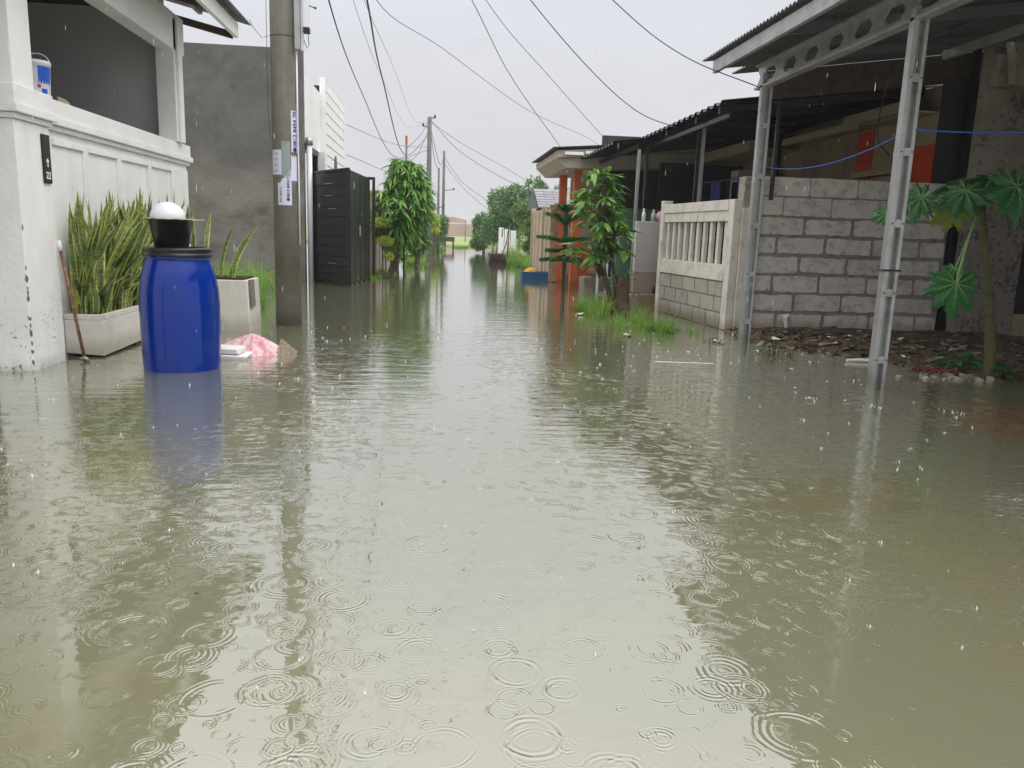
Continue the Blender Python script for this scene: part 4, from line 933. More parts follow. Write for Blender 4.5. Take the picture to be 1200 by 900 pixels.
# cart, far white gate, grey tiled house
Ct = thing('hand_cart', 'dark rusty hand cart with bent frame standing in the water', 'cart', (2.45, 30, 0))
MB().hexa([(2.1, 29.7, -.05), (2.75, 29.7, -.05), (2.75, 31, -.05), (2.1, 31, -.05), (2.06, 29.6, .34), (2.80, 29.6, .32), (2.80, 31.1, .32), (2.06, 31.1, .34)]).build('tray', M['rust'], Ct, bevel=.02)
m = MB(); 
for x in (2.14, 2.30, 2.70): m.tube([(x, 29.7, .3), (x + .02, 29.8, .8)], .018, 6)
m.tube([(2.14, 29.8, .78), (2.32, 29.8, .8)], .018, 6); m.tube([(2.5, 29.7, .3), (2.66, 29.7, .75), (2.72, 29.7, 1.28), (2.5, 29.7, 1.25), (2.48, 29.7, .95)], .022, 6); m.tube([(2.72, 29.7, .3), (2.74, 29.7, 1.25)], .02, 6)
m.build('frame', M['rust'], Ct, smooth=True)
for x in (2.16, 2.68): MB().lathe((0, 0, 0), [(.0, -.02), (.17, -.02), (.17, .02), (0, .02)], 18).xf(Matrix.Translation((x, 29.62, .02)) @ Matrix.Rotation(PI / 2, 4, 'X')).build('wheel', M['blackpl'], Ct)
Wg = thing('white_gate', 'pale metal gate behind the rusty hand cart', 'gate', (3, 33, 0))
for k in range(3): BX('panel', M['white2'], Wg, 2.62 + k * .25, 2.84 + k * .25, 33, 33.04, .1, 1.32 - k * .05, bevel=.004)
BX('post', M['bushleaf'], Wg, 3.42, 3.5, 32.7, 32.8, -.3, 1.3); BX('rail', M['white2'], Wg, 2.6, 3.4, 33.045, 33.07, .3, .36)
Hg = thing('tiled_house', 'small house with grey tiled roof behind the beige gate', 'house', (4.2, 27, 0))
BX('wall', M['black'], Hg, 3.5, 6.5, 25.6, 29, -.3, 2.0)
for k in range(7):
    z0 = 1.93 + k * .09; y0 = 25.4 + k * .2
    for j in range(10): MB().hexa([(3.26 + j * .3, y0, z0), (3.55 + j * .3, y0, z0), (3.55 + j * .3, y0 + .24, z0 + .10), (3.26 + j * .3, y0 + .24, z0 + .10), (3.26 + j * .3, y0, z0 + .035), (3.55 + j * .3, y0, z0 + .035), (3.55 + j * .3, y0 + .24, z0 + .125), (3.26 + j * .3, y0 + .24, z0 + .125)]).build('roof_tile', M['rooftile'], Hg)
MB().prism([(25.4, 1.9), (27.0, 2.6), (28.6, 1.9)], 3.24, 3.5, 'x').build('gable', M['black'], Hg)
MB().prism([(26.82, 2.5), (27.1, 2.58), (28.7, 1.9), (28.5, 1.85)], 3.5, 6.5, 'x').build('rear_slope', M['rooftop'], Hg)
# wall of the left plots beyond the gate
Lf = thing('garden_wall', 'faded beige and mauve garden wall behind the drooping mango tree', 'wall', (-1.5, 27, 0))
BX('wall', M['pinktile'], Lf, -1.72, -1.55, 19.8, 33, -.3, 1.25, bevel=.01); BX('wall', M['beigefence'], Lf, -2.5, -1.4, 19.4, 19.55, -.3, 2.0, bevel=.01)

# ------------------------------------------------------------------ vegetation
def leaf_mesh(name, mat, L, W, droop=.3, n=5, fold=.25):
    m = MB(); vs = []
    for i in range(n + 1):
        u = i / n; w = W * math.sin(PI * min(1, u * .96 + .02)) ** .8 / 2; z = -droop * L * u * u
        vs += [(L * u, -w, z + fold * w), (L * u, 0, z), (L * u, w, z + fold * w)]
    m.add(vs, [(i * 3 + k, i * 3 + k + 3, i * 3 + k + 4, i * 3 + k + 1) for i in range(n) for k in (0, 1)])
    return m.mesh(name, mat, True)
def leaf_frame(p, d, roll=0.0, s=1.0):
    d = Vector(d).normalized(); up = Vector((0, 0, 1)); y = up.cross(d)
    if y.length < .05: y = Vector((0, 1, 0))
    y.normalize(); z = d.cross(y)
    Mx = Matrix((d, y, z)).transposed().to_4x4()
    return Matrix.Translation(p) @ Mx @ Matrix.Rotation(roll, 4, 'X') @ Matrix.Scale(s, 4)
def whorled_tree(root, tips, mat, L, W, per, droop, max_parts=285, out=.9, seed=1, upright=.2):
    """tips: branch ends with outward direction; leaves in drooping whorls. The first ones are separate parts"""
    random.seed(seed); var = [leaf_mesh('leaf', mat, L * s, W * q, droop * dd) for s, q, dd in ((1, 1, 1), (.85, 1.05, 1.3), (1.15, .95, .8), (.7, .9, 1), (1.05, 1.1, 1.5))]
    vdat = [([tuple(v.co) for v in me.vertices], [tuple(p.vertices) for p in me.polygons]) for me in var]
    allL = []
    for (p, d) in tips:
        p = Vector(p); d = Vector(d).normalized()
        for k in range(per):
            a = 2 * PI * k / per + jit(.5); up = random.uniform(-.7, .6)
            dr = Vector((math.cos(a), math.sin(a), up + upright)) * out + d * .6
            allL.append((leaf_frame(p - d * random.uniform(0, .10) + Vector((jit(.02), jit(.02), jit(.03))), dr, jit(.5), random.uniform(.75, 1.15)), random.randrange(5)))
    allL.sort(key=lambda q: q[0].translation.y)
    for Mx, i in allL[:max_parts]: inst('leaf', var[i], root, Mx)
    if len(allL) > max_parts:
        m = MB()
        for Mx, i in allL[max_parts:]: m.add([Mx @ Vector(v) for v in vdat[i][0]], vdat[i][1])
        m.build('foliage', mat, root, smooth=True, kind='stuff')
# left drooping mango
T = thing('mango_tree', 'bushy mango tree with long drooping bright leaves beside the black gate', 'tree', (-1.03, 19.1, -.3))
MB().tube(spline([(-1.03, 19.1, -.35), (-1.02, 19.1, .15), (-.92, 19.1, .5), (-.82, 19.1, .85)], 5), [.085, .08, .075, .075, .07, .07, .066, .064, .062, .06, .058, .056, .054, .052, .05, .05][:16], 10).build('trunk', M['bark'], T, smooth=True)
random.seed(3); tips = []; lim = MB()
prof = [(.95, .40), (1.15, .62), (1.4, .74), (1.65, .76), (1.88, .70), (2.1, .62), (2.32, .50), (2.48, .38), (2.6, .22)]
for i in range(250):
    k = random.randrange(len(prof)); z, r = prof[k]; z += jit(.12); a = random.uniform(0, 2 * PI); rr = r * math.sqrt(random.uniform(.25, 1))
    cx = -.78 + (.10 if z > 2 else 0) + .05 * math.sin(z * 4)
    p = (cx + rr * math.cos(a) * .95, 19.1 + rr * math.sin(a), z); tips.append((p, (math.cos(a), math.sin(a), .5)))
    if i % 3 == 0: lim.tube([(-.82, 19.1, .8), (cx + rr * .35 * math.cos(a), 19.1 + rr * .35 * math.sin(a), .8 + (z - .8) * .6), p], [.03, .015, .005], 5)
lim.build('limb', M['bark'], T)
whorled_tree(T, tips, M['mango'], .215, .058, 13, .85, seed=4, upright=-.1, out=.8)
# right mango with stump
T = thing('mango_tree', 'young mango tree with broad glossy leaves and forked thin trunk on the right', 'tree', (2.6, 11.5, -.3))
MB().tube(spline([(2.60, 11.45, -.3), (2.60, 11.45, .15), (2.50, 11.45, .5), (2.42, 11.45, 1.0), (2.40, 11.45, 1.6), (2.40, 11.45, 2.0)], 4), [.04] * 8 + [.034] * 6 + [.02] * 7, 9).build('trunk', M['bark'], T, smooth=True)
MB().tube(spline([(2.62, 11.47, .1), (2.66, 11.47, .4), (2.58, 11.47, .9), (2.66, 11.5, 1.3)], 4), [.03] * 13, 8).build('trunk', M['bark'], T, smooth=True)
random.seed(9); tips = []; lim = MB()
for i in range(52):
    z = random.uniform(.70, 2.0); a = random.uniform(0, 2 * PI)
    r = {0: .24, 1: .36, 2: .33, 3: .24}[min(3, int((z - .7) / .33))] * math.sqrt(random.uniform(.3, 1))
    sh = -.04 if z > 1.3 else (.06 if i % 3 else -.2)
    p = (2.38 + sh + r * math.cos(a) + (.12 if z < 1.2 and math.cos(a) > 0 else 0), 11.45 + r * math.sin(a), z); tips.append((p, (math.cos(a), math.sin(a), .4)))
    lim.tube([(2.41, 11.45, max(.5, z - .35)), (2.41 + r * .4 * math.cos(a), 11.45 + r * .4 * math.sin(a), z - .16), p], [.014, .009, .005], 5)
lim.build('limb', M['bark'], T)
whorled_tree(T, tips, M['mangod'], .21, .070, 9, .5, max_parts=280, seed=10, upright=.0)
Sm = thing('tree_stump', 'thick dark cut stump with small sprouts beside the thin mango trunk', 'stump', (2.76, 11.35, -.3))
MB().tube([(2.76, 11.35, -.35), (2.76, 11.35, .0), (2.745, 11.35, .3), (2.75, 11.35, .52), (2.75, 11.35, .56)], [.13, .115, .10, .095, .07], 14).build('stump', M['bark'], Sm, smooth=True)
tips = [((2.76 + .14 * math.cos(a), 11.3 + .1 * math.sin(a), z), (math.cos(a), math.sin(a), .6)) for a, z in ((0, .3), (.5, .45), (-.5, .55), (2.6, .6), (3.4, .42), (-1.5, .62), (.2, .62))]
whorled_tree(Sm, tips, M['mangod'], .085, .035, 6, .4, seed=12)
# topiary
T = thing('topiary_shrub', 'clipped yellow-green pom-pom shrub at the foot of the drooping mango', 'shrub', (-1.14, 18.5, -.3))
m = MB()
for x, z in ((-1.19, .72), (-1.12, .72), (-1.02, .5)): m.tube([(x, 18.5, -.3), (x + jit(.02), 18.5, z)], .016, 7)
m.tube([(-1.12, 18.5, .6), (-1.2, 18.5, 1.1)], .014, 6); m.build('stem', M['bark'], T)
def leafball(c, r, n, L, mat, parent, name='clump', flat=1.0, kind='stuff', seed=0, W=.5):
    rnd = random.Random(seed); m = MB()
    for i in range(n):
        th = rnd.uniform(0, 2 * PI); cz = rnd.uniform(-1, 1); s_ = math.sqrt(1 - cz * cz); rr = r * rnd.uniform(.45, 1.04)
        nrm = Vector((s_ * math.cos(th), s_ * math.sin(th), cz)); p = Vector(c) + Vector((nrm.x * rr, nrm.y * rr, nrm.z * rr * flat))
        t = (nrm + Vector((rnd.uniform(-1, 1), rnd.uniform(-1, 1), rnd.uniform(-1, 1)))).normalized(); b = t.cross(Vector((rnd.uniform(-1, 1), rnd.uniform(-1, 1), rnd.uniform(-1, 1)))).normalized() * L * W * .5
        f = t.cross(b).normalized() * L * .12
        m.add([p - b, p + t * L * .5 + f, p + b, p + t * L, p - t * L * .1], [(4, 2, 1, 0), (0, 1, 3), (1, 2, 3)])
    return m.build(name, mat, parent, kind=kind)
leafball((-1.14, 18.5, .83), .19, 900, .045, M['topi'], T, flat=.62, seed=1); leafball((-1.2, 18.5, 1.24), .21, 1000, .045, M['topi'], T, flat=.6, seed=2); leafball((-1.06, 18.5, .48), .12, 400, .045, M['topi'], T, flat=.7, seed=3)
leafball((-1.12, 18.75, 1.0), .27, 900, .07, M['treeleaf'], T, flat=1.1, seed=5)
BX('pot', M['rust'], T, -1.32, -.86, 18.35, 18.6, -.2, .03)
o = MB().tube([(-.72, 18.7, -.3), (-.72, 18.7, .75)], .02, 8).build('thin_stake', M['black']); tag(o, 'thin dark stake standing in the water right of the topiary shrub', 'stake')
# generic leafy trees in the distance
def far_tree(name, label, cat, c, r, h0, h1, n, L, mat, seed, group=None, trunk=True, blobs=9):
    rnd = random.Random(seed); root = thing(name, label, cat, (c[0], c[1], -.2), group)
    if trunk:
        m = MB(); m.tube([(c[0], c[1], -.3), (c[0] + .05, c[1], h0 + .3), (c[0], c[1], (h0 + h1) / 2)], [.09, .07, .03], 7)
        for k in range(5):
            a = rnd.uniform(0, 6.28); m.tube([(c[0], c[1], h0 + .2), (c[0] + r * .5 * math.cos(a), c[1] + r * .5 * math.sin(a), (h0 + h1) / 2)], [.04, .015], 5)
        m.build('trunk', M['bark'], root)
    m = MB(); B = []
    for k in range(blobs):
        u = rnd.random(); a = rnd.uniform(0, 6.28); rr = r * rnd.uniform(.2, .75) * (1 - .45 * u)
        B.append((Vector((c[0] + rr * math.cos(a), c[1] + rr * math.sin(a), h0 + (h1 - h0) * (.18 + .66 * u))), r * rnd.uniform(.3, .48)))
    for i in range(n):
        bc_, br = rnd.choice(B); th = rnd.uniform(0, 2 * PI); cz = rnd.uniform(-1, 1); s_ = math.sqrt(1 - cz * cz); q = br * rnd.uniform(.6, 1.1)
        nrm = Vector((s_ * math.cos(th), s_ * math.sin(th), cz)); p = bc_ + nrm * q
        if p.z < h0 - .1: continue
        t = (nrm * .6 + Vector((rnd.uniform(-1, 1), rnd.uniform(-1, 1), rnd.uniform(-1.3, .5)))).normalized(); b = t.cross(Vector((rnd.uniform(-1, 1), rnd.uniform(-1, 1), rnd.uniform(-1, 1)))).normalized() * L * .17
        m.add([p - b, p + t * L * .5, p + b, p + t * L, p - t * L * .1], [(4, 2, 1, 0), (0, 1, 3), (1, 2, 3)])
    m.build('crown', mat, root, kind='stuff'); return root
far_tree('garden_tree', 'large round-crowned tree beyond the rusty cart', 'tree', (3.7, 40), 1.75, .6, 3.5, 8000, .2, M['treeleaf'], 1, blobs=14)
far_tree('garden_tree', 'low dark bushy tree at the far end of the street, right of the gap', 'tree', (2.6, 43), .95, .2, 2.0, 4000, .18, M['treeleaf'], 2)
far_tree('garden_tree', 'yellow-green leafy tree over the white gate', 'tree', (4.1, 35), .85, 1.0, 2.5, 3000, .16, M['bushleaf'], 3)
far_tree('garden_tree', 'tree with silvery leaves showing above the grey tiled roof', 'tree', (4.6, 36), .95, 1.0, 3.9, 2600, .2, M['treeleaf'], 4)
far_tree('garden_tree', 'dense shrubbery right of the rusty cart by the beige gate', 'tree', (3.2, 26), .45, .2, 1.7, 2600, .13, M['bushleaf'], 5)
far_tree('garden_tree', 'leafy top peeping between the orange pillars', 'tree', (4.8, 30.5), .8, 1.2, 3.1, 1600, .18, M['treeleaf'], 14)
far_tree('garden_tree', 'rounded bush behind the second utility pole', 'tree', (.15, 44), .95, .1, 1.9, 3600, .17, M['treeleaf'], 6)
far_tree('garden_tree', 'yellow-topped young tree between the far utility poles', 'tree', (-.1, 41.5), .5, .9, 2.1, 1200, .15, M['topi'], 7)
far_tree('palm_shrub', 'spiky-leaved shrub behind the drooping mango tree', 'shrub', (-.55, 24), .5, .3, 1.5, 1500, .24, M['treeleaf'], 8)
far_tree('palm_shrub', 'low weedy shrub at the water edge under the second pole', 'shrub', (-.7, 28), .4, .0, .6, 700, .16, M['bushleaf'], 9, trunk=False)
far_tree('palm_shrub', 'olive shrub against the faded garden wall', 'shrub', (-1.1, 22.5), .4, .2, 1.4, 1200, .14, M['mangod'], 15)
far_tree('far_trees', 'hazy tree at the right edge of the far field', 'tree', (5.2, 62), 1.6, .2, 2.8, 1800, .3, M['treeleaf'], 10)
# norfolk pine
T = thing('norfolk_pine', 'young star-tiered pine with dark flat branches in the water', 'tree', (2.52, 15.4, -.3))
MB().tube([(2.52, 15.4, -.35), (2.515, 15.4, .5), (2.50, 15.4, 1.2), (2.50, 15.4, 1.72)], [.03, .026, .02, .008], 8).build('trunk', M['bark'], T, smooth=True)
random.seed(31)
for z, n, L, up in ((.66, 7, .48, -.1), (.80, 6, .40, -.02), (.98, 7, .56, .12), (1.32, 5, .42, .42), (1.56, 4, .15, .6)):
    for k in range(n):
        a = 2 * PI * k / n + z * 2; dv = Vector((math.cos(a), math.sin(a), 0)); side = Vector((-math.sin(a), math.cos(a), 0))
        m = MB(); P = [Vector((2.51, 15.4, z)) + dv * L * t + Vector((0, 0, up * L * math.sin(t * 1.9))) for t in [i / 8 for i in range(9)]]
        m.tube(P, .006, 4)
        for i in range(300):
            t = random.random(); q = P[0].lerp(P[-1], t); j = min(7, int(t * 8)); q = P[j].lerp(P[j + 1], t * 8 - j)
            w = .13 * math.sin(PI * min(1, .15 + t * .85)) ; sgn = random.choice((-1, 1)); e = q + side * sgn * w * random.uniform(.4, 1) + dv * w * .7 + Vector((0, 0, random.uniform(-.045, .06)))
            f = dv * .012; m.add([q - f, q + f, e], [(0, 1, 2)])
            m.add([q, q + Vector((0, 0, .012)), e + Vector((0, 0, .004))], [(0, 1, 2)])
        m.build('branch', M['norf'], T)
# papaya
T = thing('papaya_tree', 'papaya tree with lobed leaves and a scarred stem at far right', 'tree', (4.82, 6.3, -.1))
st = [(4.84, 6.3, -.15), (4.80, 6.3, .2), (4.73, 6.3, .6), (4.62, 6.3, 1.05), (4.54, 6.3, 1.4), (4.50, 6.3, 1.55)]
sp = spline(st, 8); m = MB(); m.tube(sp, [.048 - .022 * k / len(sp) + .003 * math.sin(k * 2.1) for k in range(len(sp))], 14); m.build('trunk', M['barkpap'], T, smooth=True)
def papaya_leaf(R, seed, mats):
    """9 deep lobes with toothed edges, slightly drooping, raised pale veins"""
    r = random.Random(seed); m = MB(); nl = 9; rings = 6; N = nl * 12; vs = [(0, 0, 0)]
    amps = [R * (1.0 - .38 * abs((k - (nl - 1) / 2) / ((nl - 1) / 2)) ** 1.4) * r.uniform(.92, 1.05) for k in range(nl)]
    def rad(t):
        k = min(nl - 1, int(t * nl)); u = t * nl - k
        lobe = math.sin(PI * u) ** .55; tooth = 1 + .13 * math.sin(u * PI * 7) * (1 if .1 < u < .9 else 0)
        return amps[k] * (.60 + .40 * lobe) * tooth
    span = 2 * PI * .93
    for q in range(1, rings + 1):
        f = q / rings
        for i in range(N + 1):
            t = i / N; a = -span / 2 + span * t; rr = rad(min(t, .9999)) * f
            u = (t * nl) % 1
            z = -.30 * rr * rr / R + .05 * R * math.cos(2 * PI * (u - .5)) * f + .02 * R * math.sin(a * 3 + seed)
            vs.append((rr * math.cos(a), rr * math.sin(a), z))
    for i in range(N): m.f.append((0, 1 + i, 2 + i)); m.m.append(0)
    for q in range(rings - 1):
        for i in range(N):
            a = 1 + q * (N + 1) + i; b = a + N + 1; m.f.append((a, b, b + 1, a + 1)); m.m.append(0)
    m.v = vs
    for k in range(nl):
        t = (k + .5) / nl; a = -span / 2 + span * t; pts = []
        for f in (0.02, .3, .6, .9):
            rr = rad(t) * f; pts.append((rr * math.cos(a), rr * math.sin(a), -.30 * rr * rr / R + .05 * R * f + .02 * R * math.sin(a * 3 + seed) + .002))
        m.tube(pts, [.006 * R / .25, .0045, .003, .001], 5, mi=1)
        for f in (.35, .55, .72):
            for sd in (-1, 1):
                rr = rad(t) * f; p0 = Vector((rr * math.cos(a), rr * math.sin(a), -.30 * rr * rr / R + .05 * R * f + .004)); a2 = a + sd * .55
                p1 = p0 + Vector((math.cos(a2), math.sin(a2), -.12)) * R * .16; m.tube([p0, p1], [.0022, .001], 4, mi=1)
    return m.mesh('leaf', mats, True)
top = Vector((4.50, 6.3, 1.52))
PLV = [((4.58, 6.0, 1.60), (.3, -.85, .45), .36, 0), ((4.26, 6.15, 1.56), (-.5, -.55, .6), .27, 0), ((4.95, 6.1, 1.56), (.5, -.6, .55), .34, 0), ((3.92, 6.2, 1.50), (-.45, -.75, .5), .24, 0),
       ((4.22, 6.2, 1.42), (-.35, -.9, .05), .22, 1), ((4.40, 6.45, 1.66), (-.2, .2, 1), .30, 0), ((4.75, 6.5, 1.70), (.2, .1, 1), .30, 0), ((3.66, 6.25, 1.36), (-.3, -.9, .3), .12, 0),
       ((4.22, 6.05, .82), (-.1, -.98, .16), .30, 0), ((4.26, 6.15, .93), (-.3, -.6, .7), .16, 0), ((5.1, 6.5, 1.5), (.7, -.3, .6), .3, 0)]
for i, (c, nrm, R_, yl) in enumerate(PLV):
    n_ = Vector(nrm).normalized(); dwn = Vector((c[0] - 4.5, -.15, -.9)) if c[2] < 1.5 or n_.z < .3 else Vector((c[0] - 4.5, c[1] - 6.3, -.25))
    if abs(c[0] - 4.22) < .02 and c[2] < 1: dwn = Vector((.05, 0, -1))
    x_ = (dwn - n_ * dwn.dot(n_)).normalized(); y_ = n_.cross(x_)
    Mx = Matrix.Translation(c) @ Matrix((x_, y_, n_)).transposed().to_4x4()
    inst('leaf', papaya_leaf(R_ * .9, i * 3 + 1, [M['papyel'] if yl else M['papleaf'], M['papvein']]), T, Mx)
    s_ = top + Vector((0, 0, -.03 * (i % 4)))
    if c[2] < 1: s_ = Vector((4.55 - .06 * (i == 8), 6.28, 1.42))
    mid = s_.lerp(Vector(c), .5) + Vector((0, 0, .05 if c[2] > 1 else .06))
    MB().tube(spline([s_, mid, c], 6), .010 if R_ > .2 else .006, 7).build('leaf_stalk', M['papvein'], T, smooth=True)
# herb below papaya
random.seed(77)
def herb(name, label, cx, cy, z0, r, n, L, mat, seed, cat='plant'):
    rnd = random.Random(seed); root = thing(name, label, cat, (cx, cy, z0)); m = MB(); s_ = MB(); me = leaf_mesh('leaf', mat, L, L * .6, .3)
    for i in range(n):
        a = rnd.uniform(0, 6.28); rr = r * math.sqrt(rnd.random()); h = rnd.uniform(.04, r * .9) * (1.1 - rr / r * .6)
        p = Vector((cx + rr * math.cos(a), cy + rr * math.sin(a) * .7, z0 + h)); s_.tube([(cx + rr * .3 * math.cos(a), cy, z0 - .05), p], .003, 4)
        inst('leaf', me, root, leaf_frame(p, (math.cos(a), math.sin(a), rnd.uniform(-.2, .5)), rnd.uniform(-.6, .6), rnd.uniform(.6, 1.2)))
    s_.build('stem', M['bark'], root)
herb('weed_plant', 'leafy green weed at the foot of the papaya stem, left side', 4.66, 6.5, .04, .17, 60, .085, M['papleaf'], 1)
herb('weed_plant', 'leafy green weed at the picture edge right of the papaya stem', 5.02, 6.2, .02, .18, 60, .08, M['papleaf'], 2)
herb('weed_plant', 'drowning green weed in the water in front of the block wall', 3.38, 7.45, -.02, .20, 34, .055, M['bushleaf'], 3)
herb('weed_plant', 'small weed poking out beside the far carport post', 3.05, 8.3, -.02, .12, 18, .04, M['bushleaf'], 4)
# grass
def grass(label, spots, n, h, mat, seed, w=.006):
    rnd = random.Random(seed); m = MB(); T_ = []
    for i in range(max(8, n // 28)):
        x0, x1, y0, y1, hh = rnd.choice(spots); T_.append((rnd.gauss((x0 + x1) / 2, (x1 - x0) / 4), rnd.gauss((y0 + y1) / 2, (y1 - y0) / 4), hh * rnd.uniform(.45, 1.25), rnd.uniform(.03, .09)))
    for i in range(n):
        tx, ty, hh, tr = rnd.choice(T_); b = rnd.uniform(0, 6.28); q = rnd.random() * tr; x = tx + q * math.cos(b); y = ty + q * math.sin(b)
        H_ = h * hh * rnd.uniform(.5, 1.15); a = rnd.uniform(0, 6.28); ln = rnd.uniform(.15, 1.0) * H_; c, s_ = math.cos(a) * w / 2, math.sin(a) * w / 2; b += rnd.uniform(-.6, .6); vs = []
        for k in range(4):
            u = k / 3; q = 1 - u * .85; X = x + math.cos(b) * ln * u * u; Y = y + math.sin(b) * ln * u * u; Z = -.04 + (H_ + .04) * (u - .25 * u * u * (ln / H_))
            vs += [(X - c * q, Y - s_ * q, Z), (X + c * q, Y + s_ * q, Z)]
        m.add(vs, [(2 * k, 2 * k + 1, 2 * k + 3, 2 * k + 2) for k in range(3)])
    o = m.build('grass', mat, kind='stuff'); tag(o, label, 'grass'); return o
grass('bright grass tussocks growing in the water round the right mango tree', [(2.1, 2.75, 10.2, 11.6, 1.1), (2.25, 2.95, 8.9, 10.3, .9), (2.5, 3.1, 8.8, 9.6, .6), (2.2, 2.7, 11, 12, 1.2)], 1700, .29, M['grass'], 1, w=.010)
grass('tall grass strip in front of the dark cement house', [(-2.7, -2.25, 9.3, 11.5, .8), (-3.3, -2.6, 11, 14, 1.1), (-4.5, -3.0, 12, 15, 1.1)], 4200, .5, M['grass'], 2, w=.011)
grass('weeds along the water edge under the mango trees', [(-1.2, -.2, 22, 32, 1), (-1.6, -1.0, 18, 21, .5)], 1400, .3, M['grass'], 3, w=.02)
grass('green verge beside the rusty cart', [(2.7, 3.6, 22, 31, 1), (2.8, 3.3, 30, 38, 1.1)], 3500, .5, M['grass'], 4, w=.025)
grass('verge on the far left bank', [(-.6, .6, 40, 52, 1), (1.0, 2.4, 54.5, 56.5, .4)], 2000, .45, M['grass'], 5, w=.03)

# ------------------------------------------------------------------ far poles and wires
def pole(label, x, y, h, r=.11, arm=None, tip=False):
    root = thing('utility_pole', label, 'pole', (x, y, -.3))
    MB().tube([(x, y, -.35), (x, y, h * .5), (x, y, h)], [r, r * .85, r * .65], 12).build('shaft', M['polefar'], root, smooth=True)
    if arm:
        for (dz, l, dy) in arm:
            MB().tube([(x, y, h - dz), (x + l, y + dy, h - dz + .1)], .03, 6).build('bracket', M['polefar'], root)
            MB().tube([(x + l, y + dy, h - dz + .05), (x + l, y + dy, h - dz + .2)], .05, 6).build('insulator', M['blackpl'], root)
    if tip: MB().tube([(x, y, h), (x, y, h + .3)], r * .8, 8).build('tip', M['redtip'], root)
    return root
pole('second utility pole, straight grey, rising from the left water edge', -.34, 39.2, 6.4, .15, [(.1, .25, 0), (.5, -.3, 0)])
pole('thin far utility pole with tangled wires, middle of the far three', .17, 50, 4.9, .09, [(1.6, -.35, 0), (2.4, .3, 0)])
pole('far utility pole with small side arm, right of the far three', .52, 55, 6.4, .12, [(2.6, .7, 0)])
pole('slim black pole with a red tip above the drooping mango', -1.2, 33, 4.5, .06, tip=True)
pole('distant thin lamp pole in the green field', 3.0, 80, 2.2, .05)
for x, y, h in ((5.9, 44, 3.4),):
    root = thing('antenna', 'thin TV antenna above the trees on the right', 'antenna', (x, y, 0)); MB().tube([(x, y, 0), (x, y, h)], .03, 6).build('mast', M['polefar'], root); MB().tube([(x - .3, y, h - .1), (x + .3, y, h - .1)], .02, 6).build('rod', M['polefar'], root); MB().tube([(x - .2, y, h - .3), (x + .2, y, h - .3)], .02, 6).build('rod', M['polefar'], root)
PT = (-1.6, 9.08, 7.7)
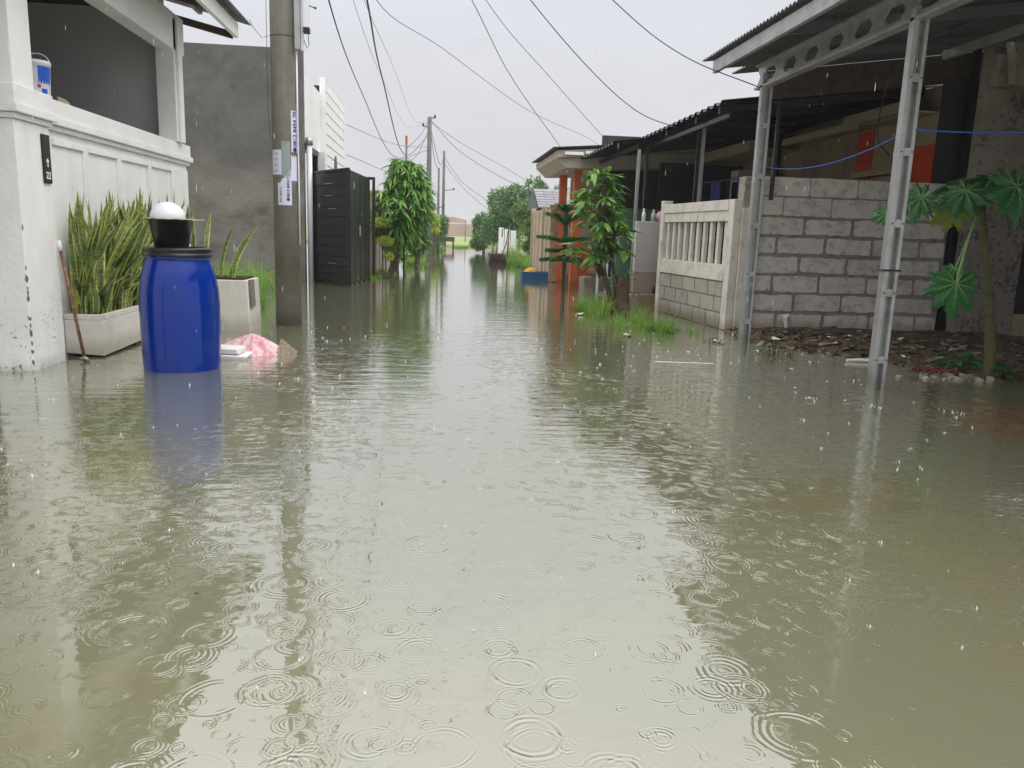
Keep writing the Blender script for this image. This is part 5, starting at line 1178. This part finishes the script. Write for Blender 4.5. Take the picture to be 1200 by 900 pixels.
wires = [
 ('black service wire dropping to the beige canopy of the pillar house', [(-1.6, 9.08, 7.4), (-.6, 10, 5.4), (.43, 11, 4.07), (1.21, 13.5, 3.6), (2.5, 16.4, 2.86)], .0055),
 ('service wire dropping to the far black sheet roof', [(-1.6, 9.08, 7.5), (-.5, 10, 5.5), (.6, 11, 4.1), (1.74, 12.7, 3.48), (3.1, 14.4, 2.72)], .0042),
 ('service wire dropping to the near black sheet roof', [(-1.6, 9.08, 7.2), (-.1, 9.3, 4.9), (1.02, 9.5, 3.72), (1.93, 10.2, 3.1), (2.65, 10.7, 2.74), (3.28, 11, 2.60)], .0058),
 ('service wire dropping to the steel carport post', [(-1.6, 9.08, 7.3), (.3, 8.95, 4.9), (1.84, 8.8, 3.56), (2.61, 8.7, 3.03), (3.40, 8.46, 2.70)], .0058),
 ('long thin wire crossing the street to the trees on the right', [(-1.6, 9.08, 7.6), (-1.2, 10.5, 5.2), (-.87, 12, 4.26), (.1, 15, 4.3), (2.24, 20, 4.06), (4.5, 24, 3.95), (6, 27, 3.7)], .0055),
 ('thick twisted wire running down the left side to the far pole', [(-1.6, 9.1, 7.5), (-1.55, 10.5, 5.2), (-1.53, 12, 4.22), (-1.80, 20, 4.3), (-1.5, 30, 3.7), (-.36, 39.2, 4.9)], .011),
 ('thickest black wire curving down over the drooping mango', [(-1.6, 9.1, 7.7), (-1.2, 10.5, 5.3), (-1.0, 12, 4.25), (-1.12, 17, 4.13), (-1.05, 28, 3.6), (-.36, 39.2, 5.6)], .014),
 ('thin wire beside the thickest wire, left of it', [(-1.6, 9.1, 7.6), (-1.35, 10.5, 5.2), (-1.21, 12, 4.3), (-1.33, 20, 4.67), (-1.07, 30, 4.8), (-.34, 39.2, 6.2)], .004),
 ('thin wire parallel to the twisted wire high over the water', [(-1.6, 9.1, 7.65), (-1.3, 10.5, 5.3), (-1.12, 12, 4.45), (-1.05, 20, 4.9), (-.8, 30, 5.0), (-.34, 39.2, 6.3)], .004),
 ('wire from the second pole down to the antenna', [(-.34, 39.2, 6.3), (1.16, 39.5, 4.9), (3.6, 41, 3.75), (5.9, 44, 3.3)], .012),
 ('upper wire from the second pole to the right trees', [(-.34, 39.2, 6.2), (1.2, 39.5, 5.3), (3.6, 41, 4.3), (5.9, 44, 3.4)], .010),
 ('wire from the second pole down to the red-tipped pole', [(-.34, 39.2, 6.3), (-.7, 36, 5.2), (-1.2, 33, 4.3)], .012),
 ('lower wire from the second pole to the red-tipped pole', [(-.34, 39.2, 5.9), (-.8, 36, 4.4), (-1.2, 33, 3.7)], .012),
 ('wire from the second pole to the thin far pole', [(-.34, 39.2, 6.3), (-.1, 44, 4.9), (.17, 50, 4.7)], .014),
 ('low wire from the second pole to the right far pole', [(-.34, 39.2, 6.1), (.2, 46, 4.8), (.52, 55, 6.1)], .014),
 ('wire from the right far pole sagging to the trees', [(.52, 55, 6.0), (1.8, 54, 4.3), (3.6, 50, 2.8)], .014),
 ('second wire from the right far pole sagging to the trees', [(.52, 55, 5.6), (1.9, 54, 3.9), (3.4, 50, 2.4)], .014),
 ('far horizontal wire from the second pole to the white house', [(-.34, 39.2, 5.0), (-1.5, 30, 4.15), (-2.5, 23, 3.9)], .008),
 ('lower far wire sagging to the white house', [(-.34, 39.2, 4.3), (-1.3, 30, 3.1), (-2.5, 23.1, 3.1)], .008),
]
for lab, pts, r_ in wires:
    o = MB().tube(spline(pts, 8), r_, 5).build('overhead_wire', M['cable'], smooth=True); tag(o, lab, 'wire')
# far field: boundary wall, factory sheds, parked truck bed
Fw = thing('field_wall', 'long faded pinkish wall across the far end of the green field', 'wall', (10, 150, 0))
BX('wall', M['palewall'], Fw, -14, 9.3, 150, 150.4, -.2, 2.5, bevel=0)
for k in range(8): BX('pier', M['palewall'], Fw, -13 + k * 3.0, -12.7 + k * 3.0, 149.8, 149.99, -.2, 2.6, bevel=0)
Fs = thing('factory_shed', 'far shed with a faded red roof behind the pinkish wall', 'shed', (6, 175, 0))
MB().prism([(-4, 2.6), (6.8, 2.6), (6.8, 3.6), (4, 4.2), (-4, 4.2)], 175, 190, 'y').build('roof', M['farroof'], Fs); BX('wall', M['farwhite'], Fs, -4, 12, 174, 174.6, 0, 3.0, bevel=0)
Ft = thing('factory_shed', 'far white sheds in the haze right of the red roof', 'shed', (10, 170, 0))
BX('wall', M['farwhite'], Ft, 8.6, 14, 165, 180, -.2, 2.2, bevel=0)
random.seed(14)
m = MB()
for k in range(60):
    x = random.uniform(-90, 140); w = random.uniform(4, 14); h = random.uniform(3, 6.5); y = random.uniform(320, 460); m.box(x, x + w, y, y + 10, 0, h)
o = m.build('distant_buildings', M['farwhite'], kind='stuff'); tag(o, 'hazy row of tiny roofs on the horizon', 'buildings')
Tk = thing('wooden_bench', 'small dark bench at the far left bank of the water', 'bench', (1.0, 52, 0))
BX('seat', M['rust'], Tk, .55, 1.25, 51.6, 52.2, .45, .75); 
for x in (.6, 1.12): BX('leg', M['rust'], Tk, x, x + .1, 51.7, 51.85, -.3, .449)
for x_, lab in ((-5.2, 'left'), ):
    pass

# ------------------------------------------------------------------ litter, floating bits, rain
random.seed(40)
def scrapmesh(kind, seed):
    r = random.Random(seed); bm = bmesh.new()
    if kind == 'stone': bmesh.ops.create_icosphere(bm, subdivisions=1, radius=1)
    else: bmesh.ops.create_grid(bm, x_segments=3, y_segments=3, size=1)
    for v in bm.verts:
        if kind == 'stone': v.co = Vector((v.co.x, v.co.y * .8, v.co.z * .6)) * r.uniform(.7, 1.15)
        else: v.co = Vector((v.co.x + r.uniform(-.35, .35), v.co.y * .6 + r.uniform(-.3, .3), r.uniform(-.05, .4)))
    me = bpy.data.meshes.new(kind); bm.to_mesh(me); bm.free(); return me
SM = {k: [scrapmesh(k, s_) for s_ in range(5)] for k in ('stone', 'scrap')}
for me in SM['stone']: me.materials.append(M['stone'])
WS = [me.copy() for me in SM['scrap']]
for me in SM['scrap']: me.materials.append(M['litter'])
for me in WS: me.materials.append(M['white_scrap'])
def place(name, me, x, y, s, lab, cat, grp, z=None):
    o = bpy.data.objects.new(name, me); COL.objects.link(o); o.location = (x, y, (max(gz(x, y), -.004) if z is None else z) + s * .2)
    o.rotation_euler = (jit(.3), jit(.3), random.uniform(0, 6.28)); o.scale = (s, s, s); tag(o, lab, cat, grp)
for i in range(26):
    x = random.gauss(4.45, .22); y = random.gauss(6.25, .10); place('stone', random.choice(SM['stone']), x, y, random.uniform(.02, .055), 'small pale rubble stone at the waterline by the papaya', 'stone', 'rubble stones by the papaya')
for i in range(95):
    x = random.uniform(3.7, 6.2); y = random.uniform(max(6.5, 8.3 - 1.1 * (x - 3.3)), 9.2); place('litter_scrap', random.choice(SM['scrap']), x, y, random.uniform(.02, .065), 'crumpled brown-grey litter scrap on the mud below the block wall', 'litter', 'litter scraps on the mud bank')
for i in range(24):
    x = random.uniform(3.5, 6); y = random.uniform(max(6.6, 8.5 - 1.2 * (x - 3.3)), 9.2); place('litter_scrap', random.choice(WS), x, y, random.uniform(.015, .05), 'tiny white litter scrap on the mud below the block wall', 'litter', 'white scraps on the mud bank')
for i in range(34):
    x = random.uniform(2.2, 4.0); y = random.uniform(5.2, 8.6); place('floating_scrap', random.choice(WS), x, y, random.uniform(.006, .016), 'tiny white fleck floating on the water by the carport posts', 'scrap', 'white flecks on the water', 0)
for x, y, s, lab in ((2.18, 8.62, .06, 'white crumpled scrap floating left of the grass tussock'), (2.6, 9.75, .05, 'white foam lump caught in the grass tussock'), (2.05, 10.9, .07, 'pale flat scrap floating left of the mango trunk'), (3.1, 8.25, .06, 'pale lump floating by the far carport post')):
    place('floating_scrap', random.choice(WS), x, y, s, lab, 'scrap', None, 0)
o = MB().tube([(3.95, 7.1, .012), (4.1, 7.08, .02), (4.22, 7.04, .014)], [.014, .018, .012], 7).build('floating_stick', M['white_scrap']); tag(o, 'short pale stick floating at the edge of the mud bank', 'stick')
o = MB().hexa([(2.0, 6.9, -.004), (2.02, 6.885, -.004), (2.5, 6.835, -.004), (2.55, 6.84, -.004), (2.0, 6.9, .003), (2.02, 6.89, .003), (2.5, 6.842, .003), (2.55, 6.84, .003)]).build('foam_line', M['white_scrap']); tag(o, 'thin white strip floating on the water in front of the fence', 'strip')
o = MB().hexa([(2.42, 12.3, -.02), (2.5, 12.2, -.02), (2.85, 12.5, -.02), (2.8, 12.6, -.02), (2.42, 12.3, .01), (2.5, 12.2, .02), (2.86, 12.45, .16), (2.8, 12.55, .17)]).build('dark_slab', M['wood']); tag(o, 'dark tilted plank poking out of the water beside the mango trunk', 'plank')
m = MB(); dl = MB(); random.seed(88)
for i in range(14):
    pts = [(random.gauss(4.15, .22) if k == 0 else 0, 0, 0) for k in range(1)]
    x, y = random.gauss(4.25, .18), random.gauss(8.75, .12); m.tube([(x - .15, y + jit(.1), .03 + random.random() * .04), (x, y, .07 + random.random() * .05), (x + .2, y + jit(.1), .04 + random.random() * .1)], .012, 5)
for i in range(2600):
    x = random.uniform(3.55, 7.0); y = random.uniform(max(6.3, 8.4 - 1.3 * (x - 3.3)), 9.3); L_ = random.uniform(.008, .045); a_ = random.uniform(0, 6.28); z_ = max(gz(x, y), -.002) + random.uniform(.002, .02)
    u_ = Vector((math.cos(a_), math.sin(a_), jit(.4))) * L_; v_ = Vector((-math.sin(a_), math.cos(a_), jit(.5))) * L_ * random.uniform(.15, .5); c_0 = Vector((x, y, z_))
    dl.add([c_0 - u_ - v_, c_0 + u_ - v_ * .6, c_0 + u_ * .8 + v_, c_0 - u_ * .7 + v_ * 1.1], [(0, 1, 2, 3)])
o = dl.build('leaf_litter', M['debris'], kind='stuff'); tag(o, 'dark rotting leaf litter covering the mud bank', 'leaf litter')
o = m.build('driftwood', M['wood'], kind='stuff'); tag(o, 'heap of dark twigs washed against the block wall', 'twigs')
m = MB()
for i in range(40):
    x, y = random.gauss(4.42, .09), random.gauss(6.42, .06); m.tube([(x, y, .02), (x + jit(.05), y + jit(.05), .06), (x + jit(.08), y, .03)], .008, 4)
o = m.build('red_netting', M['redrag'], kind='stuff'); tag(o, 'tangle of faded red netting on the rubble by the papaya', 'netting')
for i in range(5):
    x0 = 3.95 + i * .33; y0 = random.uniform(7.2, 8.6); o = MB().bar((x0, y0, .035), (x0 + random.uniform(.4, .8), y0 + jit(.08), .045), .05, .02).build('timber_scrap', M['wood']); tag(o, 'dark timber offcut on the mud bank, ' + ('first', 'second', 'third', 'fourth', 'fifth')[i] + ' counted from the left', 'timber', 'timber offcuts on the mud bank')
lf = leaf_mesh('floating_leaf', M['wood'], .018, .009, .1, n=3)
for i in range(16):
    y = random.uniform(2, 7); x = random.uniform(-.4 * y, .5 * y); o = bpy.data.objects.new('floating_leaf', lf); COL.objects.link(o); o.location = (x, y, .004); o.rotation_euler = (0, 0, random.uniform(0, 6.28)); tag(o, 'tiny brown leaf floating flat on the open water', 'leaf', 'brown leaves floating on the water')
# rain splashes on the water and falling drops
m = MB(); random.seed(50)
for i in range(230):
    y = random.uniform(1.7, 9.5); x = random.uniform(-.42 * y - .6, .62 * y + .6)
    if bank(x, y) > .25 or x < -2.8: continue
    s_ = random.uniform(.4, 1.1) * (.0035 + .0006 * y)
    m.tube([(x, y, -.001), (x, y, s_ * 1.2), (x + jit(s_ * .4), y, s_ * 2.6)], [s_ * .8, s_ * .3, s_ * .1], 5)
    for k in range(random.randrange(0, 5)):
        a = random.uniform(0, 6.28); q = random.uniform(1, 3.2) * s_; m.tube([(x + q * math.cos(a), y + q * math.sin(a), s_ * .3), (x + q * 1.2 * math.cos(a), y + q * 1.2 * math.sin(a), s_ * random.uniform(.8, 1.8))], s_ * .25, 4)
for cx, cy in ((3.05, 5.05), (2.75, 5.3), (3.55, 4.9)):
    for k in range(7):
        a = random.uniform(0, 6.28); q = random.uniform(.01, .07); m.tube([(cx + q * math.cos(a), cy + q * math.sin(a), 0), (cx + q * 1.15 * math.cos(a), cy + q * 1.1 * math.sin(a), random.uniform(.004, .014))], [.004, .0015], 4)
o = m.build('rain_splashes', M['foam'], kind='stuff'); tag(o, 'tiny splashes where raindrops hit the water', 'splashes')
m = MB()
for i in range(260):
    y = random.uniform(2.5, 9); x = random.uniform(-.5 * y, .62 * y); z = random.uniform(.3, 3.2)
    m.tube([(x, y, z), (x + .001, y, z + .012), (x, y, z + .03)], [.0006, .0015, .0004], 5)
t = NT('raindrop'); t.p.inputs['Base Color'].default_value = (.8, .82, .85, 1); t.p.inputs['Roughness'].default_value = .1; t.p.inputs['Alpha'].default_value = .45
o = m.build('falling_rain', t.m, kind='stuff'); tag(o, 'falling raindrops in front of the houses', 'rain')

# ------------------------------------------------------------------ rain haze
hm = bpy.data.materials.new('rain_haze'); hm.use_nodes = True; hm.node_tree.nodes.clear()
ho = hm.node_tree.nodes.new('ShaderNodeOutputMaterial'); hv = hm.node_tree.nodes.new('ShaderNodeVolumePrincipled')
hv.inputs['Color'].default_value = (.95, .95, .96, 1); hv.inputs['Density'].default_value = .0012; hv.inputs['Anisotropy'].default_value = .2
hm.node_tree.links.new(hv.outputs[0], ho.inputs['Volume'])
o = MB().box(-2600, 2600, -60, 3100, -1.6, 9.4).build('haze', hm, kind='stuff'); tag(o, 'thin grey rain haze filling the air over the street', 'haze')
